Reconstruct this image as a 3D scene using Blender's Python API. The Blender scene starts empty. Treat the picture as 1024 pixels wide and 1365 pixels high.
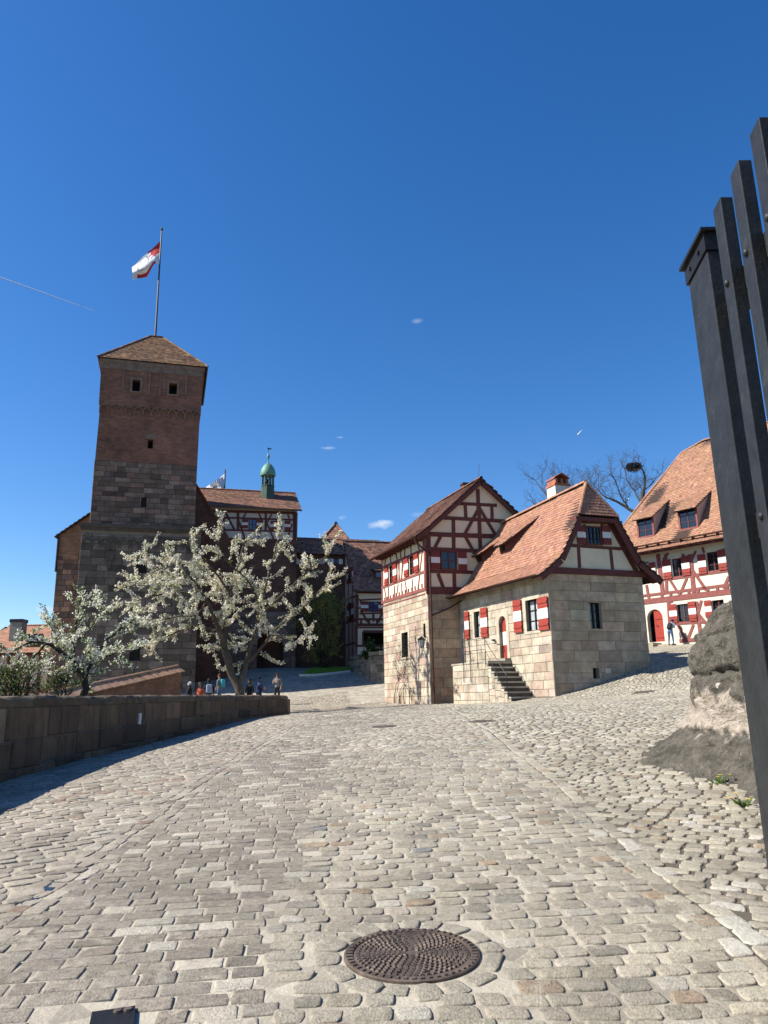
import bpy, bmesh, math, random
import numpy as np
from mathutils import Vector, noise
random.seed(7); rng = np.random.default_rng(7)
D = bpy.data; COL = bpy.context.scene.collection
# ------------------------------------------------------------------ survey camera (where the photographer stood)
TILT = math.radians(13.83); ROLL = math.radians(1.0); FPX = 1024.0; CH = 1.6
_r0 = np.array([1, 0, 0.]); _u0 = np.array([0, -math.sin(TILT), math.cos(TILT)]); FW = np.array([0, math.cos(TILT), math.sin(TILT)])
RT = math.cos(ROLL)*_r0 - math.sin(ROLL)*_u0; UP = math.cos(ROLL)*_u0 + math.sin(ROLL)*_r0
CAM = np.array([0, 0, CH])
def ray(x, y): return FW + RT*(x-512)/FPX + UP*(682.5-y)/FPX
def at(x, y, Y):
    d = ray(x, y); return CAM + d*Y/d[1]
# ------------------------------------------------------------------ naming helpers
def tag(o, label=None, cat=None, group=None, kind=None):
    if label: o['label'] = label
    if cat: o['category'] = cat
    if group: o['group'] = group
    if kind: o['kind'] = kind
    return o
def empty(name, loc, label=None, cat=None, group=None):
    o = D.objects.new(name, None); COL.objects.link(o); o.location = [float(c) for c in loc]
    o.empty_display_size = .3
    return tag(o, label, cat, group)
WLOC = {}
def wloc(o):
    v = np.zeros(3)
    while o is not None:
        v += np.array(o.location); o = o.parent
    return v
def nn(v):
    v = np.array(v, float); return v/np.linalg.norm(v)
class MB:
    def __init__(s): s.v = []; s.f = []; s.m = []; s.c = []; s.st = []
    def vert(s, p): s.v.append((float(p[0]), float(p[1]), float(p[2]))); return len(s.v)-1
    def face(s, pts, m=0, c=None, st=None):
        i = len(s.v)
        for p in pts: s.v.append((float(p[0]), float(p[1]), float(p[2])))
        s.f.append(tuple(range(i, i+len(pts)))); s.m.append(m); s.c.append(c); s.st.append(st)
    def hexa(s, P, m=0, c=None):   # P: 4 bottom, 4 top (same order)
        i = len(s.v)
        for p in P: s.v.append((float(p[0]), float(p[1]), float(p[2])))
        for q in ((3,2,1,0),(4,5,6,7),(0,1,5,4),(1,2,6,5),(2,3,7,6),(3,0,4,7)):
            s.f.append(tuple(i+k for k in q)); s.m.append(m); s.c.append(c); s.st.append(None)
    def box(s, c0, c1, m=0, c=None):
        (x0,y0,z0),(x1,y1,z1) = c0, c1
        s.hexa([(x0,y0,z0),(x1,y0,z0),(x1,y1,z0),(x0,y1,z0),(x0,y0,z1),(x1,y0,z1),(x1,y1,z1),(x0,y1,z1)], m, c)
    def obox(s, ctr, ax, ay, az, m=0, c=None):   # half-extent vectors
        ctr, ax, ay, az = map(np.array, (ctr, ax, ay, az))
        s.hexa([ctr-ax-ay-az, ctr+ax-ay-az, ctr+ax+ay-az, ctr-ax+ay-az, ctr-ax-ay+az, ctr+ax-ay+az, ctr+ax+ay+az, ctr-ax+ay+az], m, c)
    def prism(s, poly, ext, m=0, c=None):  # planar polygon of 3D points, extruded by vector ext
        n = len(poly); i = len(s.v); ext = np.array(ext, float)
        for p in poly: s.v.append(tuple(float(k) for k in p))
        for p in poly: s.v.append(tuple(float(k) for k in (np.array(p)+ext)))
        s.f.append(tuple(i+k for k in range(n))); s.f.append(tuple(i+n+k for k in reversed(range(n))))
        for k in range(n): s.f.append((i+k, i+n+k, i+n+(k+1)%n, i+(k+1)%n))
        s.m += [m]*(n+2); s.c += [c]*(n+2); s.st += [None]*(n+2)
    def tube(s, pts, rad, n=6, m=0, c=None, cap=True):
        pts = [np.array(p, float) for p in pts]
        if not hasattr(rad, '__len__'): rad = [rad]*len(pts)
        rings = []
        prev = None
        for k, p in enumerate(pts):
            d = nn(pts[min(k+1, len(pts)-1)] - pts[max(k-1, 0)] + 1e-9)
            a = np.cross(d, [0, 0, 1.]) if prev is None else prev - d*(prev@d)
            if np.linalg.norm(a) < 1e-4: a = np.cross(d, [1., 0, 0])
            a = nn(a); prev = a; b = np.cross(d, a)
            i = len(s.v)
            for q in range(n):
                t = 2*math.pi*q/n; w = p + (a*math.cos(t) + b*math.sin(t))*rad[k]
                s.v.append((float(w[0]), float(w[1]), float(w[2])))
            rings.append(i)
        for k in range(len(rings)-1):
            for q in range(n):
                s.f.append((rings[k]+q, rings[k]+(q+1)%n, rings[k+1]+(q+1)%n, rings[k+1]+q)); s.m.append(m); s.c.append(c); s.st.append(None)
        if cap:
            s.f.append(tuple(rings[0]+q for q in reversed(range(n)))); s.f.append(tuple(rings[-1]+q for q in range(n)))
            s.m += [m]*2; s.c += [c]*2; s.st += [None]*2
    def lathe(s, ctr, prof, n=16, m=0, c=None):   # prof [(r,z)]
        i0 = len(s.v)
        for r, z in prof:
            for q in range(n):
                t = 2*math.pi*q/n; s.v.append((float(ctr[0]+r*math.cos(t)), float(ctr[1]+r*math.sin(t)), float(ctr[2]+z)))
        for k in range(len(prof)-1):
            for q in range(n):
                s.f.append((i0+k*n+q, i0+k*n+(q+1)%n, i0+(k+1)*n+(q+1)%n, i0+(k+1)*n+q)); s.m.append(m); s.c.append(c); s.st.append(None)
    def build(s, name, mats, parent=None, smooth=False, bevel=0):
        if not isinstance(mats, (list, tuple)): mats = [mats]
        off = wloc(parent) if parent is not None else np.zeros(3)
        me = D.meshes.new(name)
        me.from_pydata([(v[0]-off[0], v[1]-off[1], v[2]-off[2]) for v in s.v], [], s.f)
        for mm in mats: me.materials.append(mm)
        me.polygons.foreach_set('material_index', s.m)
        if any(c is not None for c in s.c):
            a = me.color_attributes.new('col', 'FLOAT_COLOR', 'CORNER'); buf = []
            for f, c in zip(s.f, s.c):
                cc = list(c)+[1.] if c is not None else [.5, .5, .5, 1.]
                buf += cc*len(f)
            a.data.foreach_set('color', buf)
        if any(t is not None for t in s.st):
            uv = me.uv_layers.new(name='st'); buf = []
            for f, t in zip(s.f, s.st):
                for k in range(len(f)): buf += list(t[k]) if t is not None else [0, 0]
            uv.data.foreach_set('uv', buf)
        if smooth: me.polygons.foreach_set('use_smooth', [True]*len(me.polygons))
        me.update()
        o = D.objects.new(name, me); COL.objects.link(o)
        if parent is not None: o.parent = parent
        if bevel:
            b = o.modifiers.new('b', 'BEVEL'); b.width = bevel; b.segments = 2; b.limit_method = 'ANGLE'
        return o
# ------------------------------------------------------------------ materials
M = {}
KA = .82; SHADY = {'tower_stone','tower_mortar','brick_tower','brick_dark','brick_warm','plaster','plaster_cool','trim','trim_dark','old_red','glass_pale','timber','tile_dark','leaf_olive','leaf_green','leaf_dark','grass','copper','blossom','blossom_warm','leaf_young'}
def mk(name, col=(.5,.5,.5), rough=.85, var=.25, scale=3., bump=.15, bscale=40., attr=False, metal=0., spec=.3, dist=.02, stain=None, hue=None):
    m = D.materials.new(name); m.use_nodes = True; n = m.node_tree.nodes; l = m.node_tree.links; KK = 1. if name in SHADY else KA
    b = n['Principled BSDF']; b.inputs['Roughness'].default_value = rough; b.inputs['Metallic'].default_value = metal
    b.inputs['Specular IOR Level'].default_value = spec
    tc = n.new('ShaderNodeNewGeometry')
    if attr:
        src = n.new('ShaderNodeAttribute'); src.attribute_name = 'col'; out = src.outputs['Color']
    else:
        src = n.new('ShaderNodeRGB'); src.outputs[0].default_value = (*col, 1); out = src.outputs[0]
    n1 = n.new('ShaderNodeTexNoise'); n1.inputs['Scale'].default_value = scale; n1.inputs['Detail'].default_value = 6; n1.inputs['Roughness'].default_value = .65
    l.new(tc.outputs['Position'], n1.inputs['Vector'])
    mr = n.new('ShaderNodeMapRange'); mr.inputs[1].default_value = .3; mr.inputs[2].default_value = .7; mr.inputs[3].default_value = KK*(1-var); mr.inputs[4].default_value = KK*(1+var)
    l.new(n1.outputs[0], mr.inputs[0])
    mx = n.new('ShaderNodeVectorMath'); mx.operation = 'SCALE'; l.new(out, mx.inputs[0]); l.new(mr.outputs[0], mx.inputs['Scale'])
    out = mx.outputs[0]
    if hue:   # second tone mixed in by broad noise
        n3 = n.new('ShaderNodeTexNoise'); n3.inputs['Scale'].default_value = hue[1]; n3.inputs['Detail'].default_value = 5
        l.new(tc.outputs['Position'], n3.inputs['Vector'])
        m3 = n.new('ShaderNodeMapRange'); m3.inputs[1].default_value = hue[2]; m3.inputs[2].default_value = hue[2]+.15; m3.inputs[4].default_value = hue[3]
        l.new(n3.outputs[0], m3.inputs[0])
        mm = n.new('ShaderNodeMix'); mm.data_type = 'RGBA'; l.new(m3.outputs[0], mm.inputs[0]); l.new(out, mm.inputs[6]); mm.inputs[7].default_value = (*[v*KK for v in hue[0]], 1)
        out = mm.outputs[2]
    if stain:  # fine dirt, vertical streaks
        mp = n.new('ShaderNodeMapping'); mp.inputs['Scale'].default_value = (stain[1], stain[1], stain[1]*.18); l.new(tc.outputs['Position'], mp.inputs['Vector'])
        n4 = n.new('ShaderNodeTexNoise'); n4.inputs['Detail'].default_value = 7; n4.inputs['Roughness'].default_value = .7; l.new(mp.outputs[0], n4.inputs['Vector'])
        m4 = n.new('ShaderNodeMapRange'); m4.inputs[1].default_value = stain[2]; m4.inputs[2].default_value = stain[2]+.16; m4.inputs[4].default_value = stain[3]
        l.new(n4.outputs[0], m4.inputs[0])
        mm = n.new('ShaderNodeMix'); mm.data_type = 'RGBA'; l.new(m4.outputs[0], mm.inputs[0]); l.new(out, mm.inputs[6]); mm.inputs[7].default_value = (*[v*KK for v in stain[0]], 1)
        out = mm.outputs[2]
    l.new(out, b.inputs['Base Color'])
    if bump:
        n2 = n.new('ShaderNodeTexNoise'); n2.inputs['Scale'].default_value = bscale; n2.inputs['Detail'].default_value = 8; n2.inputs['Roughness'].default_value = .6
        l.new(tc.outputs['Position'], n2.inputs['Vector'])
        bp = n.new('ShaderNodeBump'); bp.inputs['Strength'].default_value = bump; bp.inputs['Distance'].default_value = dist
        l.new(n2.outputs[0], bp.inputs['Height']); l.new(bp.outputs[0], b.inputs['Normal'])
    M[name] = m; return m
def brickmat(name, c1, c2, mortar, bw, bh, ms=.01, var=.35, bump=.6, rough=.9):
    m = mk(name, rough=rough); n = m.node_tree.nodes; l = m.node_tree.links
    b = n['Principled BSDF']
    uv = n.new('ShaderNodeUVMap'); uv.uv_map = 'st'
    wob = n.new('ShaderNodeTexNoise'); wob.inputs['Scale'].default_value = 2.; l.new(uv.outputs[0], wob.inputs['Vector'])
    wa = n.new('ShaderNodeVectorMath'); wa.operation = 'MULTIPLY_ADD'; wa.inputs[1].default_value = (.04,.04,0); l.new(wob.outputs['Color'], wa.inputs[0]); l.new(uv.outputs[0], wa.inputs[2])
    t = n.new('ShaderNodeTexBrick'); l.new(wa.outputs[0], t.inputs['Vector'])
    t.inputs['Color1'].default_value = (*c1,1); t.inputs['Color2'].default_value = (*c2,1); t.inputs['Mortar'].default_value = (*mortar,1)
    t.inputs['Scale'].default_value = 1; t.inputs['Brick Width'].default_value = bw; t.inputs['Row Height'].default_value = bh; t.inputs['Mortar Size'].default_value = ms; t.inputs['Mortar Smooth'].default_value = .3
    t.inputs['Bias'].default_value = 0
    n1 = n.new('ShaderNodeTexNoise'); n1.inputs['Scale'].default_value = .9; n1.inputs['Detail'].default_value = 8; n1.inputs['Roughness'].default_value = .7
    tc = n.new('ShaderNodeNewGeometry'); l.new(tc.outputs['Position'], n1.inputs['Vector'])
    mr = n.new('ShaderNodeMapRange'); mr.inputs[1].default_value = .3; mr.inputs[2].default_value = .7; mr.inputs[3].default_value = 1-var; mr.inputs[4].default_value = 1+var
    l.new(n1.outputs[0], mr.inputs[0])
    mx = n.new('ShaderNodeVectorMath'); mx.operation = 'SCALE'; l.new(t.outputs['Color'], mx.inputs[0]); l.new(mr.outputs[0], mx.inputs['Scale'])
    l.new(mx.outputs[0], b.inputs['Base Color'])
    bp = [x for x in n if x.type == 'BUMP'][0]
    b2 = n.new('ShaderNodeBump'); b2.inputs['Strength'].default_value = bump; b2.inputs['Distance'].default_value = .02; b2.invert = True
    l.new(t.outputs['Fac'], b2.inputs['Height']); l.new(bp.outputs[0], b2.inputs['Normal']); l.new(b2.outputs[0], b.inputs['Normal'])
    return m
mk('mortar_sand', (.40,.36,.29), var=.18, scale=1.2, bump=.6, bscale=60, dist=.01, hue=((.17,.15,.12), 1.1, .58, .6))
mk('sett', attr=True, var=.30, scale=42, bump=1., bscale=85, dist=.012, rough=.8, spec=.25, hue=((.46,.42,.33), 11., .53, .5), stain=((.17,.15,.12), 6., .60, .35))
mk('sandstone', attr=True, var=.22, scale=2.2, bump=.7, bscale=22, dist=.02, stain=((.17,.135,.10), 1.6, .60, .4))
mk('wall_mortar', (.40,.35,.27), var=.2, bump=.4)
mk('tower_mortar', (.20,.165,.135), var=.25, bump=.4)
mk('dark_mortar', (.13,.11,.09), var=.25, bump=.4)
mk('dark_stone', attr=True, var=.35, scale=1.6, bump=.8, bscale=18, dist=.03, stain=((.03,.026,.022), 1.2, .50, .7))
mk('tower_stone', attr=True, var=.3, scale=1.6, bump=.7, bscale=18, dist=.03, stain=((.04,.03,.026), .9, .54, .6))
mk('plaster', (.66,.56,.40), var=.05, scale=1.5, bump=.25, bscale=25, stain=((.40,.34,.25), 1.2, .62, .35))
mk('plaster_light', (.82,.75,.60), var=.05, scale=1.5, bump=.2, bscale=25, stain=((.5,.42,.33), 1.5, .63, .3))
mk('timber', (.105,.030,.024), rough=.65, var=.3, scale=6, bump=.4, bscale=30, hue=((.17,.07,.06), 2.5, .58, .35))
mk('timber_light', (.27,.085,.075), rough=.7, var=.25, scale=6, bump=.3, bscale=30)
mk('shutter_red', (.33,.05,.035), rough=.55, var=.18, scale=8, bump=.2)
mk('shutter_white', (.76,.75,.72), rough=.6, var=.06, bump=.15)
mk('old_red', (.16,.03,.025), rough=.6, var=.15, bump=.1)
mk('tile', attr=True, var=.16, scale=5, bump=.35, bscale=50, dist=.01, hue=((.28,.19,.12), 5., .58, .14))
mk('tile_dark', attr=True, var=.35, scale=3, bump=.35, bscale=50, dist=.01, hue=((.08,.06,.05), 1.2, .5, .45))
mk('roof_board', (.05,.03,.022), bump=0)
mk('iron', (.025,.024,.024), rough=.5, var=.3, metal=.4, bump=.2)
mk('cast_iron', (.15,.115,.09), rough=.55, var=.5, scale=12, metal=.35, bump=.5, bscale=90, dist=.004)
mk('pipe', (.10,.045,.035), rough=.45, var=.3, metal=.3, bump=.1)
mk('fence_paint', (.026,.028,.029), rough=.5, var=.3, scale=7, bump=.7, bscale=30, dist=.005, spec=.22, hue=((.09,.08,.07), 9., .62, .35), stain=((.012,.013,.014), 14, .52, .6))
mk('glass_dark', (.012,.014,.018), rough=.06, var=.1, bump=.03, bscale=3, spec=.8)
mk('glass_pale', (.42,.45,.47), rough=.08, var=.3, scale=1.2, bump=.03, bscale=3, spec=.8, hue=((.06,.07,.08), 1.6, .52, .7))
mk('glass_blue', (.05,.09,.20), rough=.05, var=.2, bump=.03, bscale=3, spec=1.)
mk('curtain', (.7,.7,.68), rough=.9, var=.1)
mk('door_red', (.38,.045,.028), rough=.6, var=.15, bump=.2)
mk('void', (.01,.009,.008), bump=0)
mk('vapour', (.9,.9,.9), var=.1, bump=0)
mk('copper', (.12,.26,.20), rough=.6, var=.25, metal=.15, hue=((.2,.34,.27), 2.5, .55, .5))
mk('copper_dark', (.05,.10,.08), rough=.6, var=.25)
mk('flag_white', (.78,.80,.84), rough=.8, var=.05, bump=.1)
mk('flag_red', (.50,.03,.04), rough=.8, var=.1, bump=.1)
mk('flag_grey', (.35,.36,.42), rough=.8, var=.05, bump=.1)
mk('grass', (.14,.28,.04), var=.3, bump=.3)
mk('soil', (.10,.085,.06), var=.35, bump=.5)
mk('bark', (.095,.075,.055), rough=.9, var=.35, scale=6, bump=.8, bscale=25, hue=((.20,.18,.13), 3., .56, .5))
mk('bark_dark', (.045,.036,.03), rough=.9, var=.3, bump=.5)
mk('bark_bare', (.10,.085,.075), rough=.9, var=.3, bump=.3)
mk('rock', (.125,.112,.09), rough=.95, var=.5, scale=6., bump=1., bscale=22, dist=.08, hue=((.27,.24,.19), 22., .56, .55), stain=((.05,.045,.036), 3., .54, .55))
mk('chimney_white', (.72,.69,.62), var=.1, stain=((.2,.18,.15), 3, .6, .4))
for nm, c in (('blossom',(.80,.77,.66)),('blossom_warm',(.60,.54,.38)),('leaf_young',(.22,.27,.07)),('leaf_green',(.10,.16,.035)),('leaf_dark',(.035,.055,.018)),('leaf_olive',(.30,.27,.08))):
    m = mk(nm, c, rough=.7, var=.25, scale=1.3, bump=0, spec=.2)
    nt = m.node_tree; b = nt.nodes['Principled BSDF']; tr = nt.nodes.new('ShaderNodeBsdfTranslucent'); ms = nt.nodes.new('ShaderNodeMixShader'); ms.inputs[0].default_value = .35
    nt.links.new(b.inputs['Base Color'].links[0].from_socket, tr.inputs['Color'])
    nt.links.new(b.outputs[0], ms.inputs[1]); nt.links.new(tr.outputs[0], ms.inputs[2]); nt.links.new(ms.outputs[0], nt.nodes['Material Output'].inputs['Surface'])
def broad(name, scale, lo, hi):
    nt = M[name].node_tree; b = nt.nodes['Principled BSDF']; src = b.inputs['Base Color'].links[0].from_socket
    g = nt.nodes.new('ShaderNodeNewGeometry'); z = nt.nodes.new('ShaderNodeTexNoise'); z.inputs['Scale'].default_value = scale; z.inputs['Detail'].default_value = 5; z.inputs['Roughness'].default_value = .7; nt.links.new(g.outputs['Position'], z.inputs['Vector'])
    r = nt.nodes.new('ShaderNodeMapRange'); r.inputs[1].default_value = .35; r.inputs[2].default_value = .62; r.inputs[3].default_value = lo; r.inputs[4].default_value = hi; nt.links.new(z.outputs[0], r.inputs[0])
    v = nt.nodes.new('ShaderNodeVectorMath'); v.operation = 'SCALE'; nt.links.new(src, v.inputs[0]); nt.links.new(r.outputs[0], v.inputs['Scale']); nt.links.new(v.outputs[0], b.inputs['Base Color'])
broad('sett', .75, .86, 1.15); broad('sandstone', 1.1, .86, 1.08); broad('dark_stone', .9, .8, 1.2); broad('tower_stone', .5, .8, 1.25); broad('plaster_light', .8, .90, 1.03); broad('plaster', .8, .90, 1.05)
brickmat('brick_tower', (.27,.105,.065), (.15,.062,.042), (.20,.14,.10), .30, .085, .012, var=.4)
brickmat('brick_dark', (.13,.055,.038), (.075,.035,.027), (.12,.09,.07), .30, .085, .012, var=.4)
# ------------------------------------------------------------------ terrain
CP = np.array([(0,-10,-.5),(-6,-8,-.4),(6,-8,-.4),(0,0,0),(-4,0,0),(3,0,.02),(0,4,.28),(0,8,.54),(0,12,.79),(0,16,1.0),(0,26,1.40),(-3,5,.31),(-6,4,.24),(-5.5,11,.55),(-5.54,14.7,.67),(-5.3,20,.82),(-4,32,1.13),(-2.3,20,1.02),
 (3.6,9.3,.72),(3.5,7.2,.52),(4,5,.36),(5.5,14,1.15),(7.2,18,1.37),(9.4,28,1.73),(11.8,30,2.25),(6.8,32,1.65),(11.3,33.6,2.89),(14.2,36,3.08),(16.7,50.6,4.72),(20.5,46,4.65),(15,43,4.0),(10,20,1.7),(14,26,2.4),(20,38,4.),
 (2.1,38.4,1.42),(4.3,38.2,1.5),(-.13,44.5,1.58),(-5.6,49.3,2.3),(-.8,50,2.65),(-8.5,57,4.05),(-9,62,4.3),(-3,60,4.0),(3,62,4.3),(-2,55,3.6),(-17,48,1.8),(-20,40,.6),(-20,30,-.3),(-8,37,1.05),(-13,38,.9),(-8.5,20,.4),(-10,10,0),(-9,30,.8),(-30,20,-1.5),(-35,50,0),(-30,80,2),
 (30,60,5.5),(30,30,3.5),(30,10,1),(15,5,.6),(10,70,5),(-30,-8,-1),(30,-8,0),(0,90,5),(40,90,6),(-40,90,2)], float)
def tps(p, q):
    r2 = ((p[:,None,:]-q[None,:,:])**2).sum(-1); return np.where(r2 > 0, r2*np.log(r2+1e-12), 0)
_n = len(CP); _K = tps(CP[:,:2], CP[:,:2]) + np.eye(_n)*1.0; _P = np.c_[np.ones(_n), CP[:,:2]]
_A = np.block([[_K, _P], [_P.T, np.zeros((3,3))]]); _w = np.linalg.solve(_A, np.r_[CP[:,2], 0,0,0])
GX0, GX1, GY0, GY1, GS = -40., 40., -10., 90., .5
gxs = np.arange(GX0, GX1+.01, GS); gys = np.arange(GY0, GY1+.01, GS)
_X, _Y = np.meshgrid(gxs, gys); _q = np.c_[_X.ravel(), _Y.ravel()]
GZ = (tps(_q, CP[:,:2])@_w[:_n] + np.c_[np.ones(len(_q)), _q]@_w[_n:]).reshape(_X.shape)
GZ = np.clip(GZ, -3, 7)
def zg(x, y):
    x = np.asarray(x, float); y = np.asarray(y, float)
    fx = np.clip((x-GX0)/GS, 0, len(gxs)-1.001); fy = np.clip((y-GY0)/GS, 0, len(gys)-1.001)
    i = fx.astype(int); j = fy.astype(int); a = fx-i; b = fy-j
    return GZ[j,i]*(1-a)*(1-b) + GZ[j,i+1]*a*(1-b) + GZ[j+1,i]*(1-a)*b + GZ[j+1,i+1]*a*b
def ground_hit(px, py):
    d = ray(px, py); t = 1.
    while t < 120:
        p = CAM + d*t/d[1]
        if p[2] < zg(p[0], p[1]): return p
        t += .05
    return CAM + d*40/d[1]
def make_ground():
    xs = np.r_[-2500,-900,-300,-120,-60, gxs, 60,120,300,900,2500]; ys = np.r_[-2500,-600,-120,-40, gys, 130,300,900,2500]
    X, Y = np.meshgrid(xs, ys); Z = zg(X, Y); far = (abs(X) > 45)|(Y > 95)|(Y < -12); Z = np.where(far, Z-4, Z)
    me = D.meshes.new('ground'); ny, nx = X.shape
    me.from_pydata(np.c_[X.ravel(), Y.ravel(), Z.ravel()].tolist(), [], [(j*nx+i, j*nx+i+1, (j+1)*nx+i+1, (j+1)*nx+i) for j in range(ny-1) for i in range(nx-1)])
    me.polygons.foreach_set('use_smooth', [True]*len(me.polygons)); me.materials.append(M['ground_mix'])
    o = D.objects.new('ground', me); COL.objects.link(o); tag(o, kind='structure')
def ground_material():
    m = mk('ground_mix', (.42,.378,.30), var=.22, scale=1.5, bump=.8, bscale=45, dist=.012, hue=((.24,.21,.165), .5, .56, .5)); n = m.node_tree.nodes; l = m.node_tree.links
    b = n['Principled BSDF']; src = b.inputs['Base Color'].links[0].from_socket
    g = n.new('ShaderNodeNewGeometry'); v = n.new('ShaderNodeTexVoronoi'); v.inputs['Scale'].default_value = 5.5; v.inputs['Randomness'].default_value = .7; l.new(g.outputs['Position'], v.inputs['Vector'])
    s = n.new('ShaderNodeSeparateColor'); l.new(v.outputs['Color'], s.inputs[0]); mr = n.new('ShaderNodeMapRange'); mr.inputs[3].default_value = .72; mr.inputs[4].default_value = 1.15; l.new(s.outputs[0], mr.inputs[0])
    sc = n.new('ShaderNodeVectorMath'); sc.operation = 'SCALE'; l.new(src, sc.inputs[0]); l.new(mr.outputs[0], sc.inputs['Scale'])
    # turf and earth left of the parapet and beyond the yard
    sp = n.new('ShaderNodeSeparateXYZ'); l.new(g.outputs['Position'], sp.inputs[0])
    lt = n.new('ShaderNodeMath'); lt.operation = 'LESS_THAN'; lt.inputs[1].default_value = -6.1; l.new(sp.outputs[0], lt.inputs[0])
    l2 = n.new('ShaderNodeMath'); l2.operation = 'LESS_THAN'; l2.inputs[1].default_value = 33.; l.new(sp.outputs[1], l2.inputs[0])
    an = n.new('ShaderNodeMath'); an.operation = 'MULTIPLY'; l.new(lt.outputs[0], an.inputs[0]); l.new(l2.outputs[0], an.inputs[1])
    mm = n.new('ShaderNodeMix'); mm.data_type = 'RGBA'; l.new(an.outputs[0], mm.inputs[0]); l.new(sc.outputs[0], mm.inputs[6]); mm.inputs[7].default_value = (.06,.075,.03,1)
    # mossy dark joints in the cobbles right of the kerb line
    nj = n.new('ShaderNodeTexNoise'); nj.inputs['Scale'].default_value = 1.3; nj.inputs['Detail'].default_value = 5; l.new(g.outputs['Position'], nj.inputs['Vector'])
    aj = n.new('ShaderNodeMath'); aj.operation = 'MULTIPLY_ADD'; aj.inputs[1].default_value = 1.6; l.new(nj.outputs[0], aj.inputs[0]); l.new(sp.outputs[0], aj.inputs[2])
    mj = n.new('ShaderNodeMapRange'); mj.inputs[1].default_value = 2.3; mj.inputs[2].default_value = 2.75; mj.inputs[4].default_value = .85; l.new(aj.outputs[0], mj.inputs[0])
    m5 = n.new('ShaderNodeMix'); m5.data_type = 'RGBA'; l.new(mj.outputs[0], m5.inputs[0]); l.new(mm.outputs[2], m5.inputs[6]); m5.inputs[7].default_value = (.065,.055,.038,1)
    l.new(m5.outputs[2], b.inputs['Base Color'])
ground_material(); make_ground()
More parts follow.
